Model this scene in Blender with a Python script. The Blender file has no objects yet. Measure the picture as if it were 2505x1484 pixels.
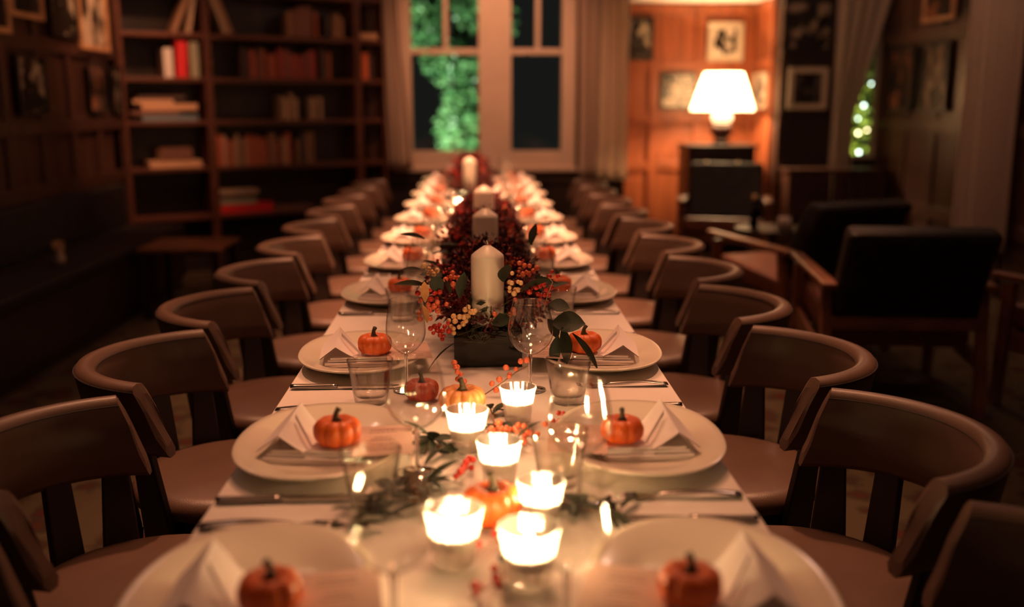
import bpy, math, random
from mathutils import Vector, Matrix
random.seed(7)
sc = bpy.context.scene
C = sc.collection
PI = math.pi

# ------------------------------------------------------------------ camera
FPX, CX, CY = 2435.0, 1252.5, 742.0
TH = math.atan(496 / FPX)
PS = math.atan(82.5 / FPX * math.cos(TH))
EYE = Vector((0, 0, 1.35))
FWD = Vector((math.sin(PS) * math.cos(TH), math.cos(PS) * math.cos(TH), -math.sin(TH)))
RGT = Vector((math.cos(PS), -math.sin(PS), 0))
UPV = Vector((math.sin(PS) * math.sin(TH), math.cos(PS) * math.sin(TH), math.cos(TH)))
cd = bpy.data.cameras.new('camera')
cd.sensor_width = 36.0
cd.lens = FPX / 2505 * 36
cd.clip_start = 0.02
cd.dof.use_dof = True
cd.dof.focus_distance = 2.16
cd.dof.aperture_fstop = 1.4
cam = bpy.data.objects.new('camera', cd)
cam.matrix_world = Matrix(((RGT.x, UPV.x, -FWD.x, EYE.x), (RGT.y, UPV.y, -FWD.y, EYE.y), (RGT.z, UPV.z, -FWD.z, EYE.z), (0, 0, 0, 1)))
C.objects.link(cam)
sc.camera = cam

# ------------------------------------------------------------------ world, lights, exposure
w = bpy.data.worlds.new('night')
sc.world = w
w.use_nodes = True
w.node_tree.nodes['Background'].inputs[0].default_value = (0.62, 0.64, 0.56, 1)
w.node_tree.nodes['Background'].inputs[1].default_value = 0.010
sc.view_settings.view_transform = 'Standard'
sc.view_settings.look = 'None'
sc.view_settings.exposure = 0.6
sc.view_settings.gamma = 1.0
sc.view_settings.use_curve_mapping = False
sc.cycles.transparent_max_bounces = 40
sc.cycles.sample_clamp_indirect = 4.0
sc.cycles.caustics_reflective = False
sc.cycles.caustics_refractive = False
WARM = (1.0, 0.42, 0.21)


def spot(loc, watts, size=150, soft=0.10, col=WARM, target=None):
    l = bpy.data.lights.new('spot_light', 'SPOT')
    l.energy = watts; l.color = col; l.spot_size = math.radians(size); l.spot_blend = 0.9; l.shadow_soft_size = soft
    o = bpy.data.objects.new('spot_light', l)
    o.location = loc
    if target is not None:
        o.rotation_euler = (Vector(target) - Vector(loc)).to_track_quat('-Z', 'Y').to_euler()
    C.objects.link(o)
    return o


def point(loc, watts, col, soft=0.01):
    l = bpy.data.lights.new('lamp_or_fill_light', 'POINT')
    l.energy = watts; l.color = col; l.shadow_soft_size = soft
    o = bpy.data.objects.new('lamp_or_fill_light', l)
    o.location = loc
    C.objects.link(o)
    return o


# ceiling spotlights over the dining table
for _y, _w in ((3.75, 190), (4.4, 400), (5.1, 480), (5.9, 480), (6.7, 440), (7.4, 280)):
    spot((0.0, _y, 3.45), _w, 42, 0.15)
spot((0.0, 3.3, 3.45), 55, 44, 0.2, target=(0, 2.2, 0.75))
spot((0.0, 2.9, 3.45), 60, 44, 0.2, target=(0, 1.4, 0.75))
spot((0.0, 1.75, 3.45), 55, 36, 0.3)
# narrow spots added just behind the chair backs to brighten their rims
for _x in (-1.2, 1.2):
    for _y, _w in ((3.0, 190), (4.6, 220), (6.2, 190)):
        spot((_x, _y, 3.45), _w, 40, 0.08, target=(_x * 0.82, _y - 0.5, 0.7))
spot((0.1, 7.2, 3.45), 150, 58, target=(0.15, 8.9, 1.5))  # added wash to brighten the window wall and its curtains
# added fill points without fixtures, lifting the darks by lounge and bookcases
for _x, _y, _w in ((-1.9, 2.2, 5), (-1.9, 5.6, 4), (2.3, 2.2, 5), (2.3, 6.2, 12)):
    point((_x, _y, 3.2), _w, (1.0, 0.55, 0.40), 0.12)
# spotlights for shelves and pictures on the bookcase side
spot((-1.5, 6.5, 3.45), 170, 50, target=(-2.6, 7.45, 1.7))
# garden floodlights outside the windows
spot((-0.9, 9.6, 0.3), 480, 90, 0.05, (0.75, 1.0, 0.7), target=(-0.35, 11.3, 1.7))
spot((3.1, 9.4, 0.3), 200, 110, 0.05, (1.0, 0.95, 0.6), target=(3.6, 10.4, 1.4))


# ------------------------------------------------------------------ photo pixel -> place helpers (ray met with a plane of the room)
def ray(px, py):
    return FWD + RGT * ((px - CX) / FPX) + UPV * ((CY - py) / FPX)


def on_z(px, py, z):
    d = ray(px, py); return EYE + d * ((z - EYE.z) / d.z)


def on_y(px, py, y):
    d = ray(px, py); return EYE + d * (y / d.y)


def on_x(px, py, x):
    d = ray(px, py); return EYE + d * (x / d.x)


# ------------------------------------------------------------------ materials
MATS = {}


def nt(name):
    m = bpy.data.materials.new(name)
    m.use_nodes = True
    MATS[name] = m
    return m, m.node_tree.nodes, m.node_tree.links


def mat(name, col, rough=0.5, metal=0.0, var=0.0, vscale=20.0, bump=0.0, bscale=60.0, col2=None, stretch=None, spec=0.5, coat=0.0, sub=0.0):
    m, N, L = nt(name)
    b = N['Principled BSDF']
    b.inputs['Base Color'].default_value = (*col, 1)
    b.inputs['Roughness'].default_value = rough
    b.inputs['Metallic'].default_value = metal
    b.inputs['Specular IOR Level'].default_value = spec
    b.inputs['Coat Weight'].default_value = coat
    if sub:
        b.inputs['Subsurface Weight'].default_value = sub
        b.inputs['Subsurface Radius'].default_value = (0.02, 0.01, 0.005)
    tc = N.new('ShaderNodeTexCoord')
    src = tc.outputs['Object']
    if stretch:
        mp = N.new('ShaderNodeMapping')
        mp.inputs['Scale'].default_value = stretch
        L.new(src, mp.inputs[0]); src = mp.outputs[0]
    if var or col2:
        n = N.new('ShaderNodeTexNoise'); n.inputs['Scale'].default_value = vscale; n.inputs['Detail'].default_value = 5
        L.new(src, n.inputs['Vector'])
        r = N.new('ShaderNodeValToRGB')
        c2 = col2 if col2 else tuple(max(0, c * (1 - var)) for c in col)
        c1 = col if col2 else tuple(min(1, c * (1 + var)) for c in col)
        r.color_ramp.elements[0].position = 0.32; r.color_ramp.elements[0].color = (*c2, 1)
        r.color_ramp.elements[1].position = 0.68; r.color_ramp.elements[1].color = (*c1, 1)
        L.new(n.outputs['Fac'], r.inputs[0]); L.new(r.outputs[0], b.inputs['Base Color'])
    if bump:
        n2 = N.new('ShaderNodeTexNoise'); n2.inputs['Scale'].default_value = bscale; n2.inputs['Detail'].default_value = 4
        L.new(src, n2.inputs['Vector'])
        bp = N.new('ShaderNodeBump'); bp.inputs['Strength'].default_value = bump; bp.inputs['Distance'].default_value = 0.004
        L.new(n2.outputs['Fac'], bp.inputs['Height']); L.new(bp.outputs[0], b.inputs['Normal'])
    return m


def thin_glass(name, tint=(0.97, 0.97, 0.95), base=0.055, gain=0.55, power=3.0, rough=0.02, milk=0.0, edge=None):
    m, N, L = nt(name)
    N.remove(N['Principled BSDF'])
    out = N['Material Output']
    lw = N.new('ShaderNodeLayerWeight'); lw.inputs['Blend'].default_value = 0.5
    p = N.new('ShaderNodeMath'); p.operation = 'POWER'; p.inputs[1].default_value = power
    L.new(lw.outputs['Facing'], p.inputs[0])
    ma = N.new('ShaderNodeMath'); ma.operation = 'MULTIPLY_ADD'; ma.inputs[1].default_value = gain; ma.inputs[2].default_value = base
    L.new(p.outputs[0], ma.inputs[0])
    t = N.new('ShaderNodeBsdfTransparent'); t.inputs[0].default_value = (*tint, 1)
    if edge:
        pe = N.new('ShaderNodeMath'); pe.operation = 'POWER'; pe.inputs[1].default_value = edge[1]
        L.new(lw.outputs['Facing'], pe.inputs[0])
        mc = N.new('ShaderNodeMix'); mc.data_type = 'RGBA'
        mc.inputs['A'].default_value = (*tint, 1); mc.inputs['B'].default_value = (*(edge[0],) * 3, 1)
        L.new(pe.outputs[0], mc.inputs['Factor']); L.new(mc.outputs['Result'], t.inputs[0])
    g = N.new('ShaderNodeBsdfGlossy'); g.inputs['Roughness'].default_value = rough; g.inputs[0].default_value = (0.95, 0.95, 0.95, 1)
    mx = N.new('ShaderNodeMixShader')
    L.new(ma.outputs[0], mx.inputs[0]); L.new(t.outputs[0], mx.inputs[1]); L.new(g.outputs[0], mx.inputs[2])
    last = mx
    if milk:
        tr = N.new('ShaderNodeBsdfTranslucent'); tr.inputs[0].default_value = (1, 0.98, 0.95, 1)
        m2 = N.new('ShaderNodeMixShader'); m2.inputs[0].default_value = milk
        L.new(mx.outputs[0], m2.inputs[1]); L.new(tr.outputs[0], m2.inputs[2]); last = m2
    L.new(last.outputs[0], out.inputs['Surface'])
    return m


def emit(name, col, strength):
    m, N, L = nt(name)
    b = N['Principled BSDF']
    b.inputs['Base Color'].default_value = (*col, 1)
    b.inputs['Emission Color'].default_value = (*col, 1)
    b.inputs['Emission Strength'].default_value = strength
    return m


def translucent(name, col, tcol, fac=0.5, em=0.0, ecol=(1, 0.7, 0.4)):
    m, N, L = nt(name)
    b = N['Principled BSDF']
    b.inputs['Base Color'].default_value = (*col, 1); b.inputs['Roughness'].default_value = 0.6
    b.inputs['Emission Color'].default_value = (*ecol, 1); b.inputs['Emission Strength'].default_value = em
    t = N.new('ShaderNodeBsdfTranslucent'); t.inputs[0].default_value = (*tcol, 1)
    mx = N.new('ShaderNodeMixShader'); mx.inputs[0].default_value = fac
    L.new(b.outputs[0], mx.inputs[1]); L.new(t.outputs[0], mx.inputs[2]); L.new(mx.outputs[0], N['Material Output'].inputs['Surface'])
    return m


def art(name, dark, light, seed, scale=3.0, pos=(0.45, 0.62)):
    """a printed picture: soft blotches of tone"""
    m, N, L = nt(name)
    b = N['Principled BSDF']; b.inputs['Roughness'].default_value = 0.25
    tc = N.new('ShaderNodeTexCoord')
    mp = N.new('ShaderNodeMapping'); mp.inputs['Location'].default_value = (seed * 3.1, seed * 1.7, seed)
    L.new(tc.outputs['Generated'], mp.inputs[0])
    n = N.new('ShaderNodeTexNoise'); n.inputs['Scale'].default_value = scale; n.inputs['Detail'].default_value = 2
    L.new(mp.outputs[0], n.inputs['Vector'])
    r = N.new('ShaderNodeValToRGB')
    r.color_ramp.elements[0].position = pos[0]; r.color_ramp.elements[0].color = (*dark, 1)
    r.color_ramp.elements[1].position = pos[1]; r.color_ramp.elements[1].color = (*light, 1)
    L.new(n.outputs['Fac'], r.inputs[0]); L.new(r.outputs[0], b.inputs['Base Color'])
    return m


mat('cloth', (0.80, 0.73, 0.68), 0.85, bump=0.25, bscale=900, var=0.03, vscale=6)
mat('napkin', (0.82, 0.74, 0.72), 0.9, bump=0.2, bscale=700)
mat('plate', (0.80, 0.72, 0.60), 0.16, var=0.02, vscale=8, coat=0.3)
mat('leather', (0.115, 0.063, 0.043), 0.42, var=0.10, vscale=9, bump=0.12, bscale=350)
mat('seam', (0.02, 0.011, 0.008), 0.8)
mat('dark_wood', (0.026, 0.015, 0.012), 0.42, var=0.35, vscale=7, stretch=(1, 1, 0.12), bump=0.08)
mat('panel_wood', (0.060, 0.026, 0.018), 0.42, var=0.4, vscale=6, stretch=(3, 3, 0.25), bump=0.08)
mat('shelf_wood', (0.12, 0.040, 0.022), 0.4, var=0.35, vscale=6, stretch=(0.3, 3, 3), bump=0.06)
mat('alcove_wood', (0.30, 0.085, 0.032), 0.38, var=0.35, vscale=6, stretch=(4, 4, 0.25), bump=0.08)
mat('chair_wood', (0.20, 0.075, 0.035), 0.38, var=0.3, vscale=8, stretch=(1, 1, 1), bump=0.05)
mat('black_leather', (0.022, 0.018, 0.017), 0.55, spec=0.2, var=0.3, vscale=12, bump=0.2, bscale=200)
mat('tan_leather', (0.22, 0.07, 0.04), 0.5, var=0.2, vscale=12, bump=0.2, bscale=200)
mat('white_paint', (0.60, 0.47, 0.38), 0.5, var=0.04, vscale=5)
mat('ceiling_paint', (0.75, 0.68, 0.58), 0.8, var=0.03, vscale=4)
translucent('curtain', (0.66, 0.55, 0.47), (0.78, 0.64, 0.52), 0.5)
mat('gold_frame', (0.55, 0.30, 0.15), 0.35, 0.0, var=0.2, vscale=15)
mat('pale_frame', (0.62, 0.52, 0.38), 0.5, var=0.08, vscale=15)
mat('black_frame', (0.012, 0.010, 0.010), 0.35, var=0.2, vscale=20)
mat('mount_card', (0.70, 0.60, 0.45), 0.8, var=0.03, vscale=10)
mat('steel', (0.42, 0.38, 0.36), 0.22, 1.0, var=0.1, vscale=40)
mat('brass', (0.75, 0.5, 0.25), 0.3, 1.0, var=0.1, vscale=40)
mat('pumpkin', (0.80, 0.17, 0.028), 0.42, col2=(0.66, 0.105, 0.018), vscale=22, bump=0.12, bscale=90)
mat('pumpkin_red', (0.50, 0.06, 0.018), 0.42, col2=(0.36, 0.035, 0.012), vscale=22, bump=0.12, bscale=90)
mat('gourd', (0.78, 0.33, 0.10), 0.45, col2=(0.62, 0.22, 0.06), vscale=30, bump=0.12, bscale=90)
mat('pumpkin_stem', (0.045, 0.035, 0.018), 0.8, col2=(0.10, 0.075, 0.035), vscale=60, bump=0.4, bscale=80)
mat('wax', (0.93, 0.80, 0.68), 0.38, var=0.04, vscale=9, sub=0.25)
mat('tealight_wax', (0.92, 0.86, 0.75), 0.4, var=0.03, vscale=20)
mat('wick', (0.75, 0.65, 0.5), 0.9, var=0.1)
emit('flame', (1.0, 0.60, 0.28), 1600)
thin_glass('wine_glass_clear', base=0.13, gain=0.5, power=4.0, rough=0.035, edge=(0.03, 5.0))
m_, N_, L_ = nt('solid_glass')
N_['Principled BSDF'].inputs['Transmission Weight'].default_value = 1.0
N_['Principled BSDF'].inputs['Roughness'].default_value = 0.0
N_['Principled BSDF'].inputs['IOR'].default_value = 1.5
thin_glass('tumbler_clear', (0.96, 0.95, 0.93), 0.08, 0.5, 4.0, rough=0.015, edge=(0.05, 4.0))
thin_glass('votive_clear', (0.95, 0.95, 0.93), 0.10, 0.55, 2.0, 0.05, milk=0.40)
thin_glass('pane_clear', (0.93, 0.95, 0.93), 0.03, 0.6, 4.0)
mat('vase_glass', (0.004, 0.004, 0.003), 0.05, spec=0.35, col2=(0.008, 0.009, 0.005), vscale=18)
mat('euca_leaf', (0.022, 0.030, 0.016), 0.55, spec=0.25, var=0.35, vscale=25, bump=0.1, bscale=120)
mat('dry_leaf', (0.50, 0.24, 0.08), 0.6, var=0.25, vscale=30)
mat('green_leaf', (0.035, 0.045, 0.018), 0.5, var=0.4, vscale=25)
mat('moss', (0.035, 0.045, 0.018), 0.9, var=0.5, vscale=60, bump=0.6, bscale=200)
mat('twig', (0.30, 0.17, 0.10), 0.7, var=0.3, vscale=60)
mat('berry_red', (0.52, 0.035, 0.022), 0.22, var=0.3, vscale=60)
mat('berry_coral', (0.72, 0.16, 0.075), 0.25, var=0.2, vscale=60)
mat('berry_cream', (0.80, 0.50, 0.24), 0.35, var=0.15, vscale=60)
mat('burgundy_petal', (0.10, 0.009, 0.012), 0.6, col2=(0.045, 0.005, 0.008), vscale=30)
mat('red_petal', (0.26, 0.020, 0.013), 0.6, col2=(0.14, 0.010, 0.009), vscale=30)
mat('orange_petal', (0.62, 0.16, 0.05), 0.5, col2=(0.40, 0.07, 0.03), vscale=30)
mat('menu_card', (0.66, 0.46, 0.38), 0.85, var=0.04, vscale=20)
mat('ink', (0.16, 0.10, 0.07), 0.8, var=0.1)
mat('foliage_a', (0.20, 0.34, 0.15), 0.4, col2=(0.035, 0.12, 0.045), vscale=5)
mat('foliage_b', (0.34, 0.42, 0.06), 0.4, col2=(0.10, 0.20, 0.03), vscale=6)
mat('bark', (0.05, 0.035, 0.025), 0.9, var=0.4, vscale=20, bump=0.5)
mat('soil', (0.02, 0.018, 0.012), 0.95, var=0.4, vscale=8)
emit('bulb_warm', (1.0, 0.82, 0.45), 9)
emit('bulb_cool', (0.75, 0.95, 0.85), 7)
translucent('lampshade', (0.75, 0.62, 0.45), (0.9, 0.7, 0.45), 0.5, 8.0, (1.0, 0.66, 0.36))
translucent('lamp_glass', (0.9, 0.85, 0.75), (0.9, 0.8, 0.65), 0.4, 1.0, (1.0, 0.72, 0.45))
mat('lamp_body', (0.03, 0.008, 0.008), 0.2, var=0.2)
mat('paper', (0.70, 0.60, 0.46), 0.9, var=0.08, vscale=40)
BOOKC = [(0.30, 0.05, 0.04), (0.45, 0.12, 0.06), (0.20, 0.09, 0.06), (0.10, 0.06, 0.05), (0.36, 0.20, 0.11), (0.50, 0.36, 0.24), (0.14, 0.025, 0.03), (0.055, 0.05, 0.05)]
for i, c in enumerate(BOOKC):
    mat('book_%d' % i, c, 0.6, var=0.12, vscale=20)
mat('book_white', (0.80, 0.74, 0.68), 0.6, var=0.04)
mat('book_red', (0.75, 0.025, 0.035), 0.5, var=0.05)
mat('book_sage', (0.36, 0.36, 0.25), 0.6, var=0.05)
mat('book_teal', (0.18, 0.24, 0.28), 0.6, var=0.05)
mat('book_tan', (0.70, 0.42, 0.25), 0.7, var=0.05)
mat('book_orange', (0.75, 0.17, 0.06), 0.6, var=0.05)
for i in range(6):
    art('art_%d' % i, (0.015, 0.013, 0.012), [(0.45, 0.38, 0.27), (0.30, 0.22, 0.15), (0.55, 0.45, 0.32), (0.25, 0.10, 0.05), (0.10, 0.085, 0.07), (0.35, 0.28, 0.2)][i], i + 1.3, 2.6, (0.50, 0.64))
art('art_bright', (0.02, 0.015, 0.012), (0.85, 0.75, 0.6), 5.2, 2.8, (0.46, 0.54))

# carpet
m, N, L = nt('carpet')
b = N['Principled BSDF']; b.inputs['Roughness'].default_value = 0.95; b.inputs['Specular IOR Level'].default_value = 0.1
tc = N.new('ShaderNodeTexCoord')
vo = N.new('ShaderNodeTexVoronoi'); vo.inputs['Scale'].default_value = 7
L.new(tc.outputs['Object'], vo.inputs['Vector'])
no = N.new('ShaderNodeTexNoise'); no.inputs['Scale'].default_value = 14; no.inputs['Detail'].default_value = 6
L.new(tc.outputs['Object'], no.inputs['Vector'])
mx = N.new('ShaderNodeMath'); mx.operation = 'ADD'
L.new(vo.outputs['Distance'], mx.inputs[0]); L.new(no.outputs['Fac'], mx.inputs[1])
r = N.new('ShaderNodeValToRGB')
r.color_ramp.elements[0].position = 0.55; r.color_ramp.elements[0].color = (0.085, 0.019, 0.014, 1)
r.color_ramp.elements[1].position = 1.1; r.color_ramp.elements[1].color = (0.085, 0.064, 0.04, 1)
e = r.color_ramp.elements.new(0.82); e.color = (0.045, 0.032, 0.022, 1)
L.new(mx.outputs[0], r.inputs[0]); L.new(r.outputs[0], b.inputs['Base Color'])
bp = N.new('ShaderNodeBump'); bp.inputs['Strength'].default_value = 0.4
n3 = N.new('ShaderNodeTexNoise'); n3.inputs['Scale'].default_value = 400
L.new(tc.outputs['Object'], n3.inputs['Vector']); L.new(n3.outputs['Fac'], bp.inputs['Height']); L.new(bp.outputs[0], b.inputs['Normal'])


# ------------------------------------------------------------------ mesh builder
class MB:
    def __init__(s):
        s.v = []; s.f = []

    def add(s, vs, fs):
        o = len(s.v)
        s.v += [tuple(p) for p in vs]
        s.f += [tuple(i + o for i in q) for q in fs]
        return s

    def box(s, x0, x1, y0, y1, z0, z1, M=None):
        p = [Vector((x, y, z)) for z in (z0, z1) for y in (y0, y1) for x in (x0, x1)]
        if M is not None:
            p = [M @ q for q in p]
        return s.add(p, [(0, 2, 3, 1), (4, 5, 7, 6), (0, 1, 5, 4), (2, 6, 7, 3), (0, 4, 6, 2), (1, 3, 7, 5)])

    def hexa(s, bottom, top):
        """bottom / top: four points each, counter-clockwise seen from above"""
        return s.add(list(bottom) + list(top), [(3, 2, 1, 0), (4, 5, 6, 7), (0, 1, 5, 4), (1, 2, 6, 5), (2, 3, 7, 6), (3, 0, 4, 7)])

    def lathe(s, prof, n=32, c=(0, 0, 0), rib=None):
        vs = []
        for r_, z in prof:
            for k in range(n):
                a = 2 * PI * k / n
                rr = r_ * (rib(a, r_, z) if rib else 1.0)
                vs.append((c[0] + rr * math.cos(a), c[1] + rr * math.sin(a), c[2] + z))
        fs = []
        for j in range(len(prof) - 1):
            for k in range(n):
                a, b_ = j * n + k, j * n + (k + 1) % n
                fs.append((a, b_, b_ + n, a + n))
        s.add(vs, fs)
        return s

    def disc(s, r_, z, n=32, c=(0, 0, 0)):
        vs = [(c[0] + r_ * math.cos(2 * PI * k / n), c[1] + r_ * math.sin(2 * PI * k / n), c[2] + z) for k in range(n)]
        return s.add(vs, [tuple(range(n))])

    def tube(s, pts, rad, n=8, cap=True):
        pts = [Vector(p) for p in pts]
        if not isinstance(rad, (list, tuple)):
            rad = [rad] * len(pts)
        vs = []
        prev = None
        for i, p in enumerate(pts):
            t = (pts[min(i + 1, len(pts) - 1)] - pts[max(i - 1, 0)]).normalized()
            if prev is None:
                u = t.cross(Vector((0, 0, 1)))
                if u.length < 1e-3:
                    u = t.cross(Vector((1, 0, 0)))
            else:
                u = prev - t * prev.dot(t)
            u.normalize(); prev = u
            q = t.cross(u)
            for k in range(n):
                a = 2 * PI * k / n
                vs.append(p + (u * math.cos(a) + q * math.sin(a)) * rad[i])
        fs = []
        for j in range(len(pts) - 1):
            for k in range(n):
                a, b_ = j * n + k, j * n + (k + 1) % n
                fs.append((a, b_, b_ + n, a + n))
        if cap:
            fs.append(tuple(reversed(range(n)))); fs.append(tuple((len(pts) - 1) * n + k for k in range(n)))
        return s.add(vs, fs)

    def grid(s, fn, nu, nv, wrap=False):
        vs = [fn(i / (nu if wrap else nu - 1), j / (nv - 1)) for j in range(nv) for i in range(nu)]
        fs = []
        for j in range(nv - 1):
            for i in range(nu if wrap else nu - 1):
                i2 = (i + 1) % nu
                fs.append((j * nu + i, j * nu + i2, (j + 1) * nu + i2, (j + 1) * nu + i))
        return s.add(vs, fs)

    def ball(s, c, r_, n=8, m_=5, sq=1.0):
        c = Vector(c)
        vs = [c + Vector((0, 0, -r_ * sq))]
        for j in range(1, m_):
            ph = -PI / 2 + PI * j / m_
            for k in range(n):
                a = 2 * PI * k / n
                vs.append(c + Vector((r_ * math.cos(ph) * math.cos(a), r_ * math.cos(ph) * math.sin(a), r_ * sq * math.sin(ph))))
        vs.append(c + Vector((0, 0, r_ * sq)))
        fs = [(0, 1 + (k + 1) % n, 1 + k) for k in range(n)]
        for j in range(m_ - 2):
            for k in range(n):
                a, b_ = 1 + j * n + k, 1 + j * n + (k + 1) % n
                fs.append((a, b_, b_ + n, a + n))
        l = len(vs) - 1; o = 1 + (m_ - 2) * n
        fs += [(l, o + k, o + (k + 1) % n) for k in range(n)]
        return s.add(vs, fs)

    def mesh(s, name, mt, smooth=False):
        me = bpy.data.meshes.new(name)
        me.from_pydata(s.v, [], s.f)
        me.materials.append(MATS[mt])
        if smooth:
            me.polygons.foreach_set('use_smooth', [True] * len(me.polygons))
        me.update()
        return me

    def build(s, name, mt, parent=None, smooth=False, bevel=0.0, solid=0.0):
        o = bpy.data.objects.new(name, s.mesh(name, mt, smooth))
        C.objects.link(o)
        if parent is not None:
            o.parent = parent
        if solid:
            md = o.modifiers.new('solid', 'SOLIDIFY'); md.thickness = solid; md.offset = 0
        if bevel:
            md = o.modifiers.new('bevel', 'BEVEL'); md.width = bevel; md.segments = 2; md.limit_method = 'ANGLE'
        return o


def tag(o, label, cat, group=None):
    o['label'] = label; o['category'] = cat
    if group:
        o['group'] = group
    return o


def empty(name, loc=(0, 0, 0), rz=0.0):
    o = bpy.data.objects.new(name, None)
    o.empty_display_size = 0.05
    o.location = loc; o.rotation_euler = (0, 0, rz)
    C.objects.link(o)
    return o


def struct(o):
    o['kind'] = 'structure'
    return o


def copy_tree(o, parent=None):
    c = o.copy()
    C.objects.link(c)
    c.parent = parent
    for ch in o.children:
        copy_tree(ch, c)
    return c


def inst(name, me, loc, rot=(0, 0, 0), scale=1.0, parent=None):
    o = bpy.data.objects.new(name, me)
    C.objects.link(o)
    o.location = loc; o.rotation_euler = rot
    o.scale = (scale,) * 3 if not isinstance(scale, (tuple, list)) else scale
    if parent is not None:
        o.parent = parent
    return o


ORD = ['first', 'second', 'third', 'fourth', 'fifth', 'sixth', 'seventh', 'eighth', 'ninth', 'tenth', 'eleventh', 'twelfth']

# ------------------------------------------------------------------ the room shell
XL, XR, YF = -2.70, 3.59, 8.95
ZC = 3.6
struct(MB().box(-3.3, 3.9, -0.9, 10.1, -0.1, 0).build('floor', 'carpet'))
struct(MB().box(-3.3, 3.9, -0.9, 9.4, ZC, ZC + 0.1).build('ceiling', 'ceiling_paint'))
wl = struct(MB().box(XL - 0.15, XL, -0.9, 7.70, 0, ZC).build('wall_left', 'panel_wood'))
struct(MB().box(-3.25, -3.1, 7.55, 9.4, 0, ZC).box(-3.25, XL, 7.55, 7.70, 0, ZC).build('wall_left_corner', 'dark_wood'))
# far wall round the tall window, with the alcove opening and the narrow window beside the pier
wf = MB()
wf.box(-3.25, -0.93, 9.25, 9.4, 0, ZC)
wf.box(-0.98, -0.93, 9.1, 9.4, 0, ZC)
wf.box(-0.98, -0.70, YF, 9.1, 0, ZC)
wf.box(0.84, 1.30, YF, 9.1, 0, ZC)
wf.box(-0.70, 0.84, YF, 9.1, 0, 0.74)
wf.box(-0.70, 0.84, YF, 9.1, 2.65, ZC)
wf.box(1.30, 2.66, YF, 9.1, 2.27, ZC)
struct(wf.build('wall_far', 'panel_wood'))
pier = struct(MB().box(2.66, 3.14, 8.90, 9.1, 0, ZC).box(3.14, XR, 8.95, 9.1, 0, 0.84).box(3.14, XR, 8.95, 9.1, 2.6, ZC).build('wall_pier', 'dark_wood'))
wr = struct(MB().box(XR, XR + 0.15, -0.9, 9.1, 0, ZC).build('wall_right', 'panel_wood'))
# alcove behind the lamp
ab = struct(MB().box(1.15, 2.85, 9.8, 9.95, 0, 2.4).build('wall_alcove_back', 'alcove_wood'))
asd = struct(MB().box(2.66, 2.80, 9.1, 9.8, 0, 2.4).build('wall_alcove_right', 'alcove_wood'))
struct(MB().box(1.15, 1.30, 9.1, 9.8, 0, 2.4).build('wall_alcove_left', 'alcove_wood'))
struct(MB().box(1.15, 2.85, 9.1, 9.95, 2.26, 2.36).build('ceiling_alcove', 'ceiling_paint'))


def rail(name, parent, mt, x0, x1, y0, y1, z0, z1):
    return MB().box(x0, x1, y0, y1, z0, z1).build(name, mt, parent, bevel=0.004)


# panelling: stiles and rails as pieces of their walls
for x in (1.33, 1.70, 2.14, 2.60):
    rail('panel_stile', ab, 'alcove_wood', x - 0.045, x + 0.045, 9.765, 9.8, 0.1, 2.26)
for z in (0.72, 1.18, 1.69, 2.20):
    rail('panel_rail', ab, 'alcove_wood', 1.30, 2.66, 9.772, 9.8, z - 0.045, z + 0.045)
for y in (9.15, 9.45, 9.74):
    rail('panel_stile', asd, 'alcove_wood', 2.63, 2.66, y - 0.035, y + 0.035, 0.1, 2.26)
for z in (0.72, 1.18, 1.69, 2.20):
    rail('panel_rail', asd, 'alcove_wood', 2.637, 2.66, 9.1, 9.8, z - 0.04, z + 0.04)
for z in (0.80, 1.19, 1.69, 2.3):
    rail('panel_rail', wl, 'panel_wood', XL, XL + 0.028, 3.5, 7.70, z - 0.045, z + 0.045)
for k in range(9):
    y = 4.0 + 0.465 * k
    rail('panel_stile', wl, 'panel_wood', XL, XL + 0.022, y - 0.04, y + 0.04, 0, ZC)
for z in (0.48, 1.15, 1.87, 2.4):
    rail('panel_rail', wr, 'panel_wood', XR - 0.028, XR, 5.4, 8.94, z - 0.05, z + 0.05)
for k in range(7):
    y = 5.6 + 0.555 * k
    rail('panel_stile', wr, 'panel_wood', XR - 0.022, XR, y - 0.04, y + 0.04, 0, ZC)
for z in (0.79, 1.25, 1.75):
    rail('panel_rail', pier, 'dark_wood', 2.66, 3.14, 8.88, 8.90, z - 0.03, z + 0.03)
rail('wainscot_cap', struct(MB().box(-0.98, 1.30, 8.92, 8.95, 0.0, 0.66).build('baseboard_far', 'dark_wood')), 'dark_wood', -0.98, 1.30, 8.90, 8.955, 0.63, 0.67)

# tall window: two lights with a wide mullion
win = struct(empty('window_1', (0.07, 8.98, 0.74)))


def wpart(name, x0, x1, y0, y1, z0, z1, mt='white_paint'):
    o = MB().box(x0, x1, y0, y1, z0, z1).build(name, mt, win, bevel=0.004)
    o.location = (-0.07, -8.98, -0.74)
    return o


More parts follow.
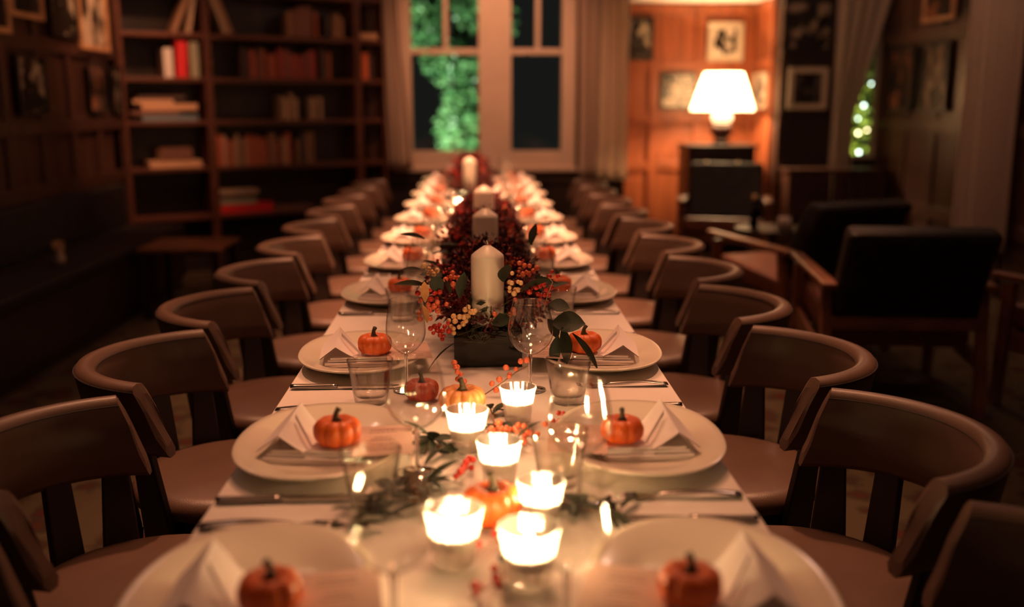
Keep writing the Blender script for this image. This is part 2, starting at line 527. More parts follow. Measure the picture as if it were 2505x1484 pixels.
wpart('window_frame', -0.72, -0.585, 8.93, 9.06, 0.74, 2.68)
wpart('window_frame', 0.735, 0.86, 8.93, 9.06, 0.74, 2.68)
wpart('mullion', 0.005, 0.29, 8.925, 9.06, 0.74, 2.68)
wpart('bottom_rail', -0.585, 0.735, 8.94, 9.06, 0.76, 0.91)
wpart('window_sill', -0.74, 0.88, 8.88, 9.0, 0.735, 0.765)
wpart('top_rail', -0.585, 0.735, 8.94, 9.06, 2.55, 2.68)
for x0, x1 in ((-0.585, 0.005), (0.29, 0.735)):
    wpart('glazing_bar', x0, x1, 8.95, 9.03, 1.745, 1.795)
    xm = (x0 + x1) / 2 + 0.01
    wpart('glazing_bar', xm - 0.02, xm + 0.02, 8.955, 9.02, 1.795, 2.55)
    wpart('pane', x0, x1, 8.985, 8.989, 0.91, 1.745, 'pane_clear')
    wpart('pane', x0, xm - 0.02, 8.985, 8.989, 1.795, 2.55, 'pane_clear')
    wpart('pane', xm + 0.02, x1, 8.985, 8.989, 1.795, 2.55, 'pane_clear')
wpart('latch', 0.40, 0.46, 8.925, 8.95, 1.735, 1.755, 'steel')
win2 = struct(empty('window_2', (3.36, 9.0, 0.84)))
for nm, a in (('window_frame', (3.14, 3.18, 8.97, 9.06, 0.84, 2.6)), ('window_frame', (3.56, 3.59, 8.97, 9.06, 0.84, 2.6)), ('bottom_rail', (3.18, 3.56, 8.97, 9.06, 0.84, 0.87)), ('pane', (3.18, 3.56, 9.01, 9.014, 0.87, 2.6))):
    o = MB().box(*a).build(nm, 'pane_clear' if nm == 'pane' else 'white_paint', win2)
    o.location = (-3.36, -9.0, -0.84)


# ------------------------------------------------------------------ curtains
def curtain(name, label, x0, x1, z0, z1, y, folds, amp, taper=None, axis='x', drift=None, group='curtains at the windows'):
    def fn(u, v):
        z = z0 + (z1 - z0) * v
        a, b_ = (x0, x1) if taper is None else taper(z)
        t = a + (b_ - a) * u
        wv = math.sin(u * folds * 2 * PI) * amp + math.sin(u * folds * 4.3 * PI + 1 + v) * amp * 0.3
        wv += drift(u) if drift else 0.0
        sway = 0.008 * math.sin(v * 5 + u * 9)
        return (t + sway, y + wv, z) if axis == 'x' else (y + wv, t + sway, z)
    o = MB().grid(fn, folds * 14, 24).build(name, 'curtain', smooth=True, solid=0.004)
    return tag(o, label, 'curtain', group)


curtain('curtain', 'pale pleated curtain hanging between the tall window and the lamp alcove', 0.88, 1.265, 0.68, 2.8, 8.83, 5, 0.026, drift=lambda u: -0.55 * max(0.0, u - 0.52) - 0.02)
curtain('curtain', 'pale curtain hanging between the bookcase and the tall window', -0.82, -0.60, 0.76, 2.8, 8.80, 3, 0.022,
        taper=lambda z: (-0.81 + 0.06 * max(0, 1.3 - z), -0.62 + 0.04 * math.sin(z * 2)))


def tied(z):
    t = min(1, max(0, (z - 1.2) / 1.0))
    return (3.10, 3.30 + 0.26 * t)


curtain('curtain', 'drawn back curtain beside the narrow garden window', 3.1, 3.5, 0.45, 2.8, 8.80, 4, 0.025, taper=tied)
curtain('curtain', 'long terracotta lit curtain hanging on the picture wall behind the lounge chairs', 6.50, 7.18, 0.34, 2.85, XR - 0.09, 6, 0.03, axis='y')


# ------------------------------------------------------------------ garden outside
def leaves(n, c, rad, size, seed, shape=None):
    rnd = random.Random(seed)
    mb = MB()
    for _ in range(n):
        while True:
            p = Vector((rnd.uniform(-1, 1), rnd.uniform(-1, 1), rnd.uniform(-1, 1)))
            if p.length < 1 and (shape is None or (rnd.random() > p.length ** 3 and shape(p, rnd))):
                break
        q = Vector((c[0] + p.x * rad[0], c[1] + p.y * rad[1], c[2] + p.z * rad[2]))
        d = Vector((rnd.gauss(0, 1), rnd.gauss(0, 1), rnd.gauss(0, 0.7))).normalized()
        e_ = d.cross(Vector((rnd.gauss(0, 1), rnd.gauss(0, 1), rnd.gauss(0, 1)))).normalized()
        s_ = size * rnd.uniform(0.6, 1.3)
        mb.add([q - d * s_, q + e_ * s_ * 0.42, q + d * s_, q - e_ * s_ * 0.42], [(0, 1, 2, 3)])
    return mb


struct(MB().box(-4, 6, 9.4, 14, -0.2, -0.05).build('ground_garden', 'soil'))


def clumpy(k):
    def f(p, rnd):
        return math.sin(p.x * 7 + k) * math.sin(p.z * 6 + 2 * k) * math.cos(p.y * 5 + k) > -0.12
    return f


def shrub(name, label, x, y, parts, mt, trunk_h):
    t = empty(name, (x, y, -0.05))
    tag(t, label, 'tree' if trunk_h > 0.5 else 'shrub', 'greenery in the garden')
    mb = MB().tube([(0, 0, 0), (0.03, 0.02, trunk_h * 0.5), (0, 0.0, trunk_h)], [0.06, 0.05, 0.03])
    mb.build('trunk', 'bark', t, smooth=True)
    for i, (n, c, rad, size) in enumerate(parts):
        o = leaves(n, c, rad, size, len(name) + i * 13 + int(x * 10), clumpy(i + 1)).build('foliage', mt, t)
        o['kind'] = 'stuff'
    return t


shrub('garden_tree', 'floodlit green tree beyond the tall window', -0.30, 11.3,
      [(2400, (0.14, 0, 1.08), (0.34, 0.3, 0.62), 0.05), (1300, (0.06, 0, 1.80), (0.42, 0.25, 0.27), 0.05), (1500, (-0.28, 0, 2.35), (0.24, 0.25, 0.52), 0.05), (1000, (0.15, 0.1, 2.5), (0.26, 0.2, 0.5), 0.05), (160, (0.62, 0.2, 2.3), (0.16, 0.2, 0.25), 0.05)], 'foliage_a', 2.4)
shrub('garden_shrub', 'bright yellow green shrub behind the narrow window', 3.75, 10.5, [(2600, (0, 0, 1.1), (0.55, 0.5, 1.15), 0.05)], 'foliage_b', 0.4)
gl = empty('string_light', (3.7, 10.0, 0.9))
tag(gl, 'string of small bulbs hung in the yellow green shrub', 'string lights')
pts = []
rnd = random.Random(4)
for i, (px, py) in enumerate([(2140, 365), (2100, 372), (2098, 290), (2112, 258), (2130, 205), (2143, 170), (2168, 78), (2170, 40), (2120, 318), (2098, 325), (2150, 140)]):
    p = on_y(px, py, 10.0 - 0.02 * (i % 3))
    pts.append(p - gl.location)
pts_s = sorted(pts, key=lambda p: p.z)
pts_s = [Vector((pts_s[0].x, pts_s[0].y, -0.95)), Vector((pts_s[0].x, pts_s[0].y, -0.5))] + pts_s
MB().tube(pts_s, 0.003, 5).build('wire', 'bark', gl)
for i, p in enumerate(pts):
    MB().ball(p + Vector((0, -0.012, 0)), 0.011 + 0.004 * (i % 2), 8, 6).build('bulb', 'bulb_cool' if i in (1, 3, 2, 4, 7) else 'bulb_warm', gl, smooth=True)


# ------------------------------------------------------------------ pictures
def picture(label, p0, p1, facing, frame='black_frame', artm='art_0', fw=0.022, mount=0.0, cat='picture'):
    """p0,p1: opposite corners on the wall; facing 'y' (towards the camera), 'x+' or 'x-'"""
    if facing == 'y':
        c = (p0 + p1) / 2; w_ = abs(p1.x - p0.x); h_ = abs(p1.z - p0.z); rz = 0
    else:
        c = (p0 + p1) / 2; w_ = abs(p1.y - p0.y); h_ = abs(p1.z - p0.z); rz = PI / 2 if facing == 'x+' else -PI / 2
    t = empty('framed_picture', (c.x, c.y, c.z - h_ / 2), rz)
    tag(t, label, cat, 'framed pictures on the walls')
    a, h2 = w_ / 2, h_
    mb = MB()
    mb.box(-a, a, -0.022, 0, 0, fw).box(-a, a, -0.022, 0, h2 - fw, h2).box(-a, -a + fw, -0.022, 0, fw, h2 - fw).box(a - fw, a, -0.022, 0, fw, h2 - fw)
    mb.build('frame', frame, t)
    if mount:
        k = fw + mount
        MB().box(-a + fw, a - fw, -0.010, 0, fw, k).box(-a + fw, a - fw, -0.010, 0, h2 - k, h2 - fw).box(-a + fw, -a + k, -0.010, 0, k, h2 - k).box(a - k, a - fw, -0.010, 0, k, h2 - k).build('mount', 'mount_card', t)
    k = fw + mount
    MB().box(-a + k, a - k, -0.007, 0, k, h2 - k).build('print', artm, t)
    return t


X1 = XL + 0.03
LP = [((-70, -260), (5, 75), 'gold_frame', 'art_1', 0.03, 'gilt framed picture on the left panelling at the camera end of the top row'),
      ((15, -95), (95, 43), 'gold_frame', 'art_4', 0.03, 'gilt framed dark picture in the top row above the portrait of a dark figure'),
      ((113, -120), (178, 92), 'black_frame', 'art_0', 0.02, 'black framed photograph with pale sky in the top row of the panelled wall'),
      ((183, -160), (252, 122), 'gold_frame', 'art_2', 0.028, 'broad copper framed photograph next to the bookcase in the top row'),
      ((38, 135), (108, 282), 'black_frame', 'art_0', 0.02, 'black framed portrait of a dark figure in the lower row'),
      ((213, 150), (257, 275), 'black_frame', 'art_3', 0.018, 'narrow dark framed picture in the lower row, second from the bookcase'),
      ((272, 163), (306, 278), 'black_frame', 'art_5', 0.016, 'narrow grey picture in the lower row, right against the bookcase')]
for a, b_, fr, ar, fw, lb in LP:
    p0, p1 = on_x(a[0], (a[1] + b_[1]) / 2, X1), on_x(b_[0], (a[1] + b_[1]) / 2, X1)
    mid = (p0.y + p1.y) / 2
    zt = EYE.z + (on_x((a[0] + b_[0]) / 2, a[1], X1).z - EYE.z); zb = on_x((a[0] + b_[0]) / 2, b_[1], X1).z
    picture(lb, Vector((X1, p0.y, zb)), Vector((X1, min(p1.y, 7.68), zt)), 'x+', fr, ar, fw)
X2 = XR - 0.03
RP = [((2268, -95), (2342, 50), 'gold_frame', 'art_3', 0.03, 'gilt framed picture high on the right panelled wall'),
      ((2178, 118), (2238, 272), 'black_frame', 'art_3', 0.02, 'dark picture beside the narrow window in the lower row'),
      ((2252, 105), (2322, 272), 'black_frame', 'art_1', 0.02, 'dark glazed picture below the gilt frame on the right panelled wall'),
      ((2360, -60), (2410, 25), 'black_frame', 'art_4', 0.015, 'dark picture partly behind the terracotta lit curtain')]
for a, b_, fr, ar, fw, lb in RP:
    p0, p1 = on_x(a[0], (a[1] + b_[1]) / 2, X2), on_x(b_[0], (a[1] + b_[1]) / 2, X2)
    zt = on_x((a[0] + b_[0]) / 2, a[1], X2).z; zb = on_x((a[0] + b_[0]) / 2, b_[1], X2).z
    picture(lb, Vector((X2, p1.y, zb)), Vector((X2, p0.y, zt)), 'x-', fr, ar, fw)
picture('pale framed photograph hanging low on the dark pier', on_y(1930, 165, 8.875), on_y(2019, 267, 8.875), 'y', 'pale_frame', 'art_4', 0.045)
picture('black framed photograph with a pale blur hanging high on the dark pier', on_y(1918, 0, 8.875), on_y(2030, 125, 8.875), 'y', 'black_frame', 'art_5', 0.02)
picture('large black framed portrait beside the curtain in the alcove', on_y(1522, 42, 9.76), on_y(1597, 148, 9.76), 'y', 'black_frame', 'art_0', 0.03)
picture('bright photograph in a cream mount above the lamp', on_y(1733, 55, 9.76), on_y(1815, 150, 9.76), 'y', 'pale_frame', 'art_bright', 0.02, 0.04)
picture('dark picture with a pale figure behind the lampshade', on_y(1617, 178, 9.76), on_y(1700, 266, 9.76), 'y', 'black_frame', 'art_2', 0.02)
p0, p1 = on_x(1845, 175, 2.63), on_x(1895, 262, 2.63)
picture('pale picture on the alcove side wall beside the lampshade', Vector((2.63, 9.60, 1.28)), Vector((2.63, 9.18, 1.60)), 'x-', 'pale_frame', 'art_bright', 0.02)

# ------------------------------------------------------------------ bookcases (angled between the left wall and the window)
BA = Vector((-2.68, 7.75, 0)); BB = Vector((-0.80, 8.85, 0))
BE = (BB - BA).normalized(); BN = Vector((-BE.y, BE.x, 0)); BROT = math.atan2(BE.y, BE.x)
BL = (BB - BA).length


def bc(px, py):
    d = ray(px, py)
    det = -d.x * BE.y + d.y * BE.x
    t = (-BA.x * BE.y + BA.y * BE.x) / det
    q = d * t
    return (q - BA).dot(BE), EYE.z + t * d.z


LEV = [0.45, 0.835, 1.195, 1.525, 1.86, 2.20]
UNITS = [(0.0, 0.655, 'narrow dark wooden bookcase with glowing shelf edges against the picture wall'),
         (0.657, 1.925, 'wide dark wooden bookcase full of book rows, between the two narrow bookcases'),
         (1.927, BL, 'narrow dark wooden bookcase next to the window curtain')]
for u0, u1, lb in UNITS:
    t = empty('bookcase', BA + BE * u0, BROT)
    tag(t, lb, 'bookcase', 'bookcases in the corner')
    W_ = u1 - u0
    MB().box(0, 0.028, 0, 0.26, 0, 2.6).build('side_panel', 'shelf_wood', t, bevel=0.003)
    MB().box(W_ - 0.028, W_, 0, 0.26, 0, 2.6).build('side_panel', 'shelf_wood', t, bevel=0.003)
    MB().box(0.028, W_ - 0.028, 0.25, 0.26, 0, 2.6).build('back_panel', 'dark_wood', t)
    MB().box(0.028, W_ - 0.028, 0.012, 0.25, 0, 0.10).build('plinth', 'dark_wood', t)
    for z in LEV + [2.57]:
        MB().box(0.028, W_ - 0.028, 0.0, 0.25, z - 0.032, z).build('shelf', 'shelf_wood', t, bevel=0.003)
BOOKG = 'books in the bookcases'
SHN = {0.45: 'lowest open', 0.835: 'second', 1.195: 'third', 1.525: 'fourth', 1.86: 'top visible'}
UNN = ['picture wall bookcase', 'wide bookcase', 'bookcase by the curtain']
COLN = {0: 'dark red', 1: 'rust', 2: 'brown', 3: 'dark brown', 4: 'tan brown', 5: 'pale tan', 6: 'maroon', 7: 'black'}


def book(s, z, th, h_, dp, mt, label, lean=0.0, flat=False, y0=0.02):
    t = empty('book')
    tag(t, label, 'book', BOOKG)
    if flat:      # lying: th = height, h_ = width along the shelf
        MB().box(0, h_, 0, dp, 0, 0.003).box(0, h_, 0, dp, th - 0.003, th).box(0, h_, 0, 0.003, 0.003, th - 0.003).build('cover', mt, t)
        MB().box(0.004, h_ - 0.004, 0.003, dp - 0.006, 0.003, th - 0.003).build('pages', 'paper', t)
    else:
        MB().box(0, 0.003, 0, dp, 0, h_).box(th - 0.003, th, 0, dp, 0, h_).box(0.003, th - 0.003, 0, 0.003, 0, h_).build('cover', mt, t)
        MB().box(0.003, th - 0.003, 0.003, dp - 0.005, 0.004, h_ - 0.004).build('pages', 'paper', t)
    M = Matrix.Translation(BA + BE * s + BN * y0 + Vector((0, 0, z))) @ Matrix.Rotation(BROT, 4, 'Z') @ Matrix.Rotation(lean, 4, 'Y')
    t.matrix_world = M
    return t


ROWBOOKS = {}


def row(unit, z, s0, s1, seed, cols=None, hmax=0.22, gap=0.0, pale=False):
    rnd = random.Random(seed)
    s = s0
    while s < s1 - 0.02:
        th = rnd.uniform(0.018, 0.042)
        ci = rnd.choice(cols if cols else [0, 1, 2, 3, 4, 6, 7])
        h_ = rnd.uniform(0.72, 1.0) * hmax
        if rnd.random() > gap:
            o_ = book(s, z, th, h_, rnd.uniform(0.13, 0.17), 'book_%d' % ci, '', y0=rnd.uniform(0.015, 0.04))
            ROWBOOKS.setdefault((unit, z), []).append((s, ci, o_))
        s += th + 0.001


# picture wall bookcase
for px, px2, mt, lb, h_, ln in [(402, 424, 'book_white', 'white upright book beside the red one in the picture wall bookcase', 0.22, 0), (432, 458, 'book_red', 'bright red upright book in the picture wall bookcase', 0.27, 0.1), (467, 488, 'book_sage', 'sage green upright book at the end of its shelf in the picture wall bookcase', 0.27, 0)]:
    a = bc(px, 150)[0]; b_ = bc(px2, 150)[0]
    book(a, 1.525 + (0.004 if ln else 0), b_ - a, h_, 0.18, mt, lb, ln * 0.4)
book(0.40, 1.8745, 0.035, 0.30, 0.18, 'book_4', 'tan book leaning on the top visible shelf of the picture wall bookcase', 0.42)
book(0.51, 1.8672, 0.035, 0.28, 0.18, 'book_5', 'pale book leaning beside the tan one in the picture wall bookcase', 0.2)
zz = 1.195
for i, (th, w_, off, mt, lb) in enumerate([(0.045, 0.42, 0.14, 'book_teal', 'slate blue book at the bottom of the lying stack'), (0.035, 0.36, 0.06, 'book_2', 'brown book above the slate one in the lying stack'), (0.05, 0.42, 0.14, 'book_tan', 'thick tan book in the middle of the lying stack'), (0.03, 0.30, 0.08, 'book_tan', 'thin tan book near the top of the lying stack'), (0.03, 0.34, 0.13, 'book_3', 'dark brown book on top of the lying stack')]):
    book(off, zz, th, w_, 0.19, mt, lb, flat=True); zz += th + 0.001
book(0.17, 0.835, 0.05, 0.40, 0.19, 'book_tan', 'tan book lying flat under the brown one, low in the picture wall bookcase', flat=True)
book(0.26, 0.886, 0.10, 0.24, 0.18, 'book_2', 'thick brown book lying on a tan one, low in the picture wall bookcase', flat=True)
# wide bookcase
for k, (s, mt, lb) in enumerate([(0.805, 'book_5', 'pale book leaning left of a tan one on the wide bookcase'), (0.846, 'book_4', 'tan book leaning on its pale neighbour on the wide bookcase')]):
    book(s, 1.861, 0.035, 0.30, 0.17, mt, lb, -0.36)
row(1, 1.86, 1.33, 1.60, 3, [1, 2, 4], 0.26, 0.1)
row(1, 1.86, 1.66, 1.80, 5, [4, 0, 7], 0.22, 0.4)
row(1, 1.525, 0.93, 1.72, 11, [0, 0, 6, 1, 3, 2, 7], 0.25, 0.12)
row(1, 1.195, 1.24, 1.40, 21, [5, 4, 5], 0.23, 0.25)
row(1, 1.195, 1.50, 1.62, 22, [5, 7], 0.23, 0.3)
row(1, 0.835, 0.70, 1.33, 31, [1, 2, 4, 0, 5, 1], 0.26, 0.1)
row(1, 0.835, 1.36, 1.52, 32, [4, 7, 5], 0.26, 0.3)
book(0.70, 0.4505, 0.07, 0.44, 0.2, 'book_red', 'thick bright red book lying at the bottom of the wide bookcase', flat=True)
book(0.70, 0.5215, 0.04, 0.30, 0.19, 'book_sage', 'sage book lying on the thick red one', flat=True)
book(0.715, 0.5625, 0.04, 0.26, 0.19, 'book_3', 'dark book lying on the sage one above the red book', flat=True)
book(0.70, 0.6035, 0.035, 0.32, 0.19, 'book_5', 'pale tan book on top of the stack over the red book', flat=True)
book(1.17, 0.4505, 0.035, 0.30, 0.19, 'book_2', 'brown book lying alone at the bottom of the wide bookcase', flat=True)
# bookcase by the curtain
book(1.975, 1.525, 0.055, 0.22, 0.17, 'book_orange', 'bright orange upright book in the bookcase by the curtain')
book(2.04, 1.525, 0.025, 0.19, 0.16, 'book_7', 'black upright book beside the orange one')
book(1.96, 1.8605, 0.05, 0.16, 0.18, 'book_tan', 'tan book lying flat in the bookcase by the curtain', flat=True)

TENS = ORD + ['thirteenth', 'fourteenth', 'fifteenth', 'sixteenth', 'seventeenth', 'eighteenth', 'nineteenth', 'twentieth', 'twenty-first', 'twenty-second', 'twenty-third', 'twenty-fourth', 'twenty-fifth', 'twenty-sixth', 'twenty-seventh', 'twenty-eighth', 'twenty-ninth', 'thirtieth']
for (un, z), lst in ROWBOOKS.items():
    lst.sort(key=lambda q: -q[0])
    for k, (s_, ci, o_) in enumerate(lst):
        o_['label'] = '%s book, %s upright from the curtain end, %s shelf of the %s' % (COLN[ci], TENS[k], SHN[z], UNN[un])
# ------------------------------------------------------------------ left bench, low table
t = empty('bench', (-2.42, 5.2, 0)); tag(t, 'dark wall bench running under the framed pictures', 'bench')
MB().box(-0.24, 0.24, -2.2, 2.2, 0.08, 0.38).build('base', 'dark_wood', t)
MB().box(-0.24, 0.25, -2.2, 2.2, 0.381, 0.46).build('seat_cushion', 'black_leather', t, bevel=0.02)
MB().box(-0.245, -0.16, -2.2, 2.2, 0.461, 0.76).build('back_cushion', 'black_leather', t, bevel=0.02)
MB().box(-0.22, 0.20, -2.2, 2.2, 0, 0.08).build('plinth', 'dark_wood', t)
t = empty('posy_vase', (-2.33, 5.55, 0.46)); tag(t, 'small pale vase of flowers standing on the wall bench', 'vase')
MB().lathe([(0.001, 0), (0.025, 0), (0.032, 0.03), (0.018, 0.07), (0.022, 0.08)], 16).build('vase', 'white_paint', t, smooth=True)
o = leaves(70, (0, 0, 0.105), (0.035, 0.035, 0.03), 0.012, 3).build('blossoms', 'berry_cream', t); o['kind'] = 'stuff'
t = empty('side_table', (-1.87, 6.45, 0)); tag(t, 'low dark table with a copper lit edge in front of the bookcases', 'table')
MB().box(-0.26, 0.26, -0.27, 0.27, 0.425, 0.45).build('table_top', 'chair_wood', t, bevel=0.006)
for sx in (-1, 1):
    for sy in (-1, 1):
        MB().hexa([(sx * 0.22 - 0.02, sy * 0.23 - 0.02, 0), (sx * 0.22 + 0.02, sy * 0.23 - 0.02, 0), (sx * 0.22 + 0.02, sy * 0.23 + 0.02, 0), (sx * 0.22 - 0.02, sy * 0.23 + 0.02, 0)],
                  [(sx * 0.22 - 0.02, sy * 0.23 - 0.02, 0.425), (sx * 0.22 + 0.02, sy * 0.23 - 0.02, 0.425), (sx * 0.22 + 0.02, sy * 0.23 + 0.02, 0.425), (sx * 0.22 - 0.02, sy * 0.23 + 0.02, 0.425)]).build('leg', 'dark_wood', t)

# ------------------------------------------------------------------ cabinet and lamp
CXL, CYL = 2.16, 9.08
t = empty('cabinet', (CXL, CYL, 0)); tag(t, 'dark chest of drawers carrying the glowing table lamp', 'cabinet')
MB().box(-0.30, 0.30, -0.22, 0.22, 0.06, 0.935).build('body', 'dark_wood', t, bevel=0.004)
MB().box(-0.32, 0.32, -0.24, 0.24, 0.936, 0.963).build('top', 'dark_wood', t, bevel=0.004)
MB().box(-0.28, 0.28, -0.20, 0.20, 0, 0.06).build('plinth', 'dark_wood', t)
for k in range(4):
    z0 = 0.09 + k * 0.21
    d = MB().box(-0.275, 0.275, -0.24, -0.22, z0, z0 + 0.19).build('drawer', 'dark_wood', t, bevel=0.004)
    for sx in (-0.14, 0.14):
        MB().ball((sx, -0.25, z0 + 0.1), 0.014, 8, 6).build('knob', 'brass', d, smooth=True)
t = empty('table_lamp', (CXL + 0.04, CYL, 0.9635)); tag(t, 'lit table lamp with cream cone shade on the dark chest', 'lamp')
MB().lathe([(0.001, 0), (0.075, 0), (0.075, 0.03), (0.05, 0.045), (0.05, 0.06)], 32).build('base', 'lamp_body', t, smooth=True)
MB().lathe([(0.05, 0.05), (0.085, 0.075), (0.10, 0.11), (0.10, 0.14), (0.08, 0.18), (0.06, 0.19)], 32).build('body', 'lamp_body', t, smooth=True)
MB().lathe([(0.06, 0.19), (0.085, 0.205), (0.095, 0.235), (0.085, 0.265), (0.05, 0.29), (0.02, 0.30), (0.02, 0.36)], 32).build('glass_neck', 'lamp_glass', t, smooth=True)
MB().lathe([(0.285, 0.30), (0.24, 0.43), (0.195, 0.56), (0.17, 0.63)], 48).build('lamp_shade', 'lampshade', t, smooth=True)
MB().ball((0, 0, 0.44), 0.035, 12, 8).build('bulb', 'bulb_warm', t, smooth=True)
mb = MB()
for k in range(3):
    a = k * 2 * PI / 3
    mb.tube([(0, 0, 0.40), (0.255 * math.cos(a), 0.255 * math.sin(a), 0.40)], 0.002, 5)
mb.tube([(0, 0, 0.36), (0, 0, 0.40)], 0.012, 8).build('shade_frame', 'brass', t)
point((CXL + 0.04, CYL, 0.9635 + 0.44), 260, (1.0, 0.60, 0.30), 0.04)
# slatted radiator cover under the pier
t = empty('radiator_cover', (3.06, 8.61, 0)); tag(t, 'slatted wooden radiator cover below the pier pictures', 'radiator cover')
MB().box(-0.42, 0.46, -0.13, 0.13, 0.75, 0.775).build('top', 'panel_wood', t, bevel=0.003)
MB().box(-0.40, -0.36, -0.11, 0.13, 0, 0.75).build('side_panel', 'panel_wood', t)
MB().box(0.40, 0.44, -0.11, 0.13, 0, 0.75).build('side_panel', 'panel_wood', t)
for k in range(14):
    x = -0.345 + k * 0.055
    MB().box(x, x + 0.035, -0.115, -0.095, 0.06, 0.75).build('slat', 'panel_wood', t)


# ------------------------------------------------------------------ lounge chairs
def lounge(label, x, y, rz):
    t = empty('lounge_chair', (x, y, 0), rz)
    tag(t, label, 'armchair', 'dark lounge chairs with wooden arms')
    for sx in (-1, 1):
        X = sx * 0.33
        MB().hexa([(X - 0.022, 0.30, 0), (X + 0.022, 0.30, 0), (X + 0.022, 0.34, 0), (X - 0.022, 0.34, 0)], [(X - 0.022, 0.27, 0.56), (X + 0.022, 0.27, 0.56), (X + 0.022, 0.325, 0.56), (X - 0.022, 0.325, 0.56)]).build('front_leg', 'chair_wood', t, bevel=0.004)
        MB().hexa([(X - 0.022, -0.42, 0), (X + 0.022, -0.42, 0), (X + 0.022, -0.38, 0), (X - 0.022, -0.38, 0)], [(X - 0.022, -0.34, 0.555), (X + 0.022, -0.34, 0.555), (X + 0.022, -0.29, 0.555), (X - 0.022, -0.29, 0.555)]).build('back_leg', 'chair_wood', t, bevel=0.004)
        MB().hexa([(X - 0.035, -0.40, 0.556), (X + 0.035, -0.40, 0.556), (X + 0.03, 0.38, 0.576), (X - 0.03, 0.38, 0.576)], [(X - 0.035, -0.40, 0.585), (X + 0.035, -0.40, 0.585), (X + 0.03, 0.38, 0.605), (X - 0.03, 0.38, 0.605)]).build('arm', 'chair_wood', t, bevel=0.008)
        MB().hexa([(X - 0.012, -0.33, 0.20), (X + 0.012, -0.33, 0.20), (X + 0.012, 0.27, 0.26), (X - 0.012, 0.27, 0.26)], [(X - 0.012, -0.33, 0.27), (X + 0.012, -0.33, 0.27), (X + 0.012, 0.27, 0.35), (X - 0.012, 0.27, 0.35)]).build('side_rail', 'chair_wood', t)
    MB().box(-0.31, 0.31, 0.26, 0.285, 0.27, 0.34).build('front_rail', 'chair_wood', t)
    MB().box(-0.31, 0.31, -0.37, -0.34, 0.38, 0.43).build('back_rail', 'chair_wood', t)
    MB().hexa([(-0.305, -0.30, 0.28), (0.305, -0.30, 0.28), (0.305, 0.32, 0.35), (-0.305, 0.32, 0.35)], [(-0.305, -0.30, 0.40), (0.305, -0.30, 0.40), (0.305, 0.32, 0.47), (-0.305, 0.32, 0.47)]).build('seat_cushion', 'tan_leather', t, bevel=0.03)
    MB().hexa([(-0.305, -0.335, 0.40), (0.305, -0.335, 0.40), (0.305, -0.20, 0.41), (-0.305, -0.20, 0.41)], [(-0.305, -0.58, 0.82), (0.305, -0.58, 0.82), (0.305, -0.46, 0.85), (-0.305, -0.46, 0.85)]).build('back_cushion', 'black_leather', t, bevel=0.03)
    MB().box(-0.29, 0.29, -0.10, 0.10, 0.28, 0.30).build('slat', 'chair_wood', t)
    return t


lounge('dark lounge chair with copper lit wooden arm beside the small drinks table', 1.80, 5.556, 0.35)
lounge('dark lounge chair with its back rail right behind the dining chairs', 1.88, 4.50, -0.12)
lounge('dark lounge chair standing before the lamp chest', 1.95, 7.85, PI - 0.25)
lounge('dark lounge chair below the terracotta lit curtain', 2.78, 4.15, 0.5)
t = empty('drinks_table', (1.98, 6.62, 0)); tag(t, 'small round dark drinks table between lounge chairs', 'table')
MB().lathe([(0.001, 0.49), (0.25, 0.49), (0.255, 0.50), (0.25, 0.51), (0.001, 0.51)], 32).build('table_top', 'dark_wood', t)
MB().lathe([(0.025, 0.03), (0.02, 0.25), (0.03, 0.489)], 16).build('column', 'dark_wood', t, smooth=True)
MB().lathe([(0.001, 0), (0.17, 0), (0.17, 0.015), (0.03, 0.03), (0.001, 0.03)], 32).build('foot', 'dark_wood', t)
t = empty('storm_glass', (2.02, 6.50, 0.5105)); tag(t, 'glass holder with a pale candle on the drinks table', 'candle holder')
MB().lathe([(0.05, 0.0), (0.055, 0.06), (0.06, 0.15)], 24).disc(0.05, 0.001, 24).build('glass', 'tumbler_clear', t, smooth=True)
MB().lathe([(0.001, 0.004), (0.042, 0.004), (0.042, 0.085), (0.001, 0.09)], 20).build('candle', 'wax', t, smooth=True)
t = empty('bottle', (1.86, 6.66, 0.5105)); tag(t, 'slim dark bottle with a bright cap on the drinks table', 'bottle')
MB().lathe([(0.001, 0), (0.03, 0), (0.03, 0.11), (0.012, 0.15), (0.012, 0.19)], 20).build('body', 'vase_glass', t, smooth=True)
MB().lathe([(0.016, 0.185), (0.016, 0.22), (0.001, 0.222)], 16).build('cap', 'brass', t, smooth=True)

# ------------------------------------------------------------------ dining table
TX0, TX1, TY0, TY1, TZ = -0.408, 0.410, 0.25, 8.05, 0.75
t = empty('dining_table', (0, 4.1, 0)); tag(t, 'very long dark dining table under the pale cloth', 'table')
o = MB().box(TX0 + 0.004, TX1 - 0.004, TY0 + 0.01, TY1 - 0.01, 0.705, 0.744).build('table_top', 'dark_wood', t); o.location = (0, -4.1, 0)
for y in (0.5, 2.6, 2.72, 5.2, 5.32, 7.8):
    for x in (-0.32, 0.32):
        o = MB().box(x - 0.035, x + 0.035, y - 0.035, y + 0.035, 0, 0.705).build('leg', 'dark_wood', t); o.location = (0, -4.1, 0)
mb = MB()
top = []


_d, _W = 0.24, TX1 - TX0
SV = [_d * k / 6 for k in range(6)] + [_d - 0.004, _d] + [_d + _W * k / 30 for k in range(1, 30)] + [_d + _W, _d + _W + 0.004] + [_d + _W + _d * k / 6 for k in range(1, 7)]


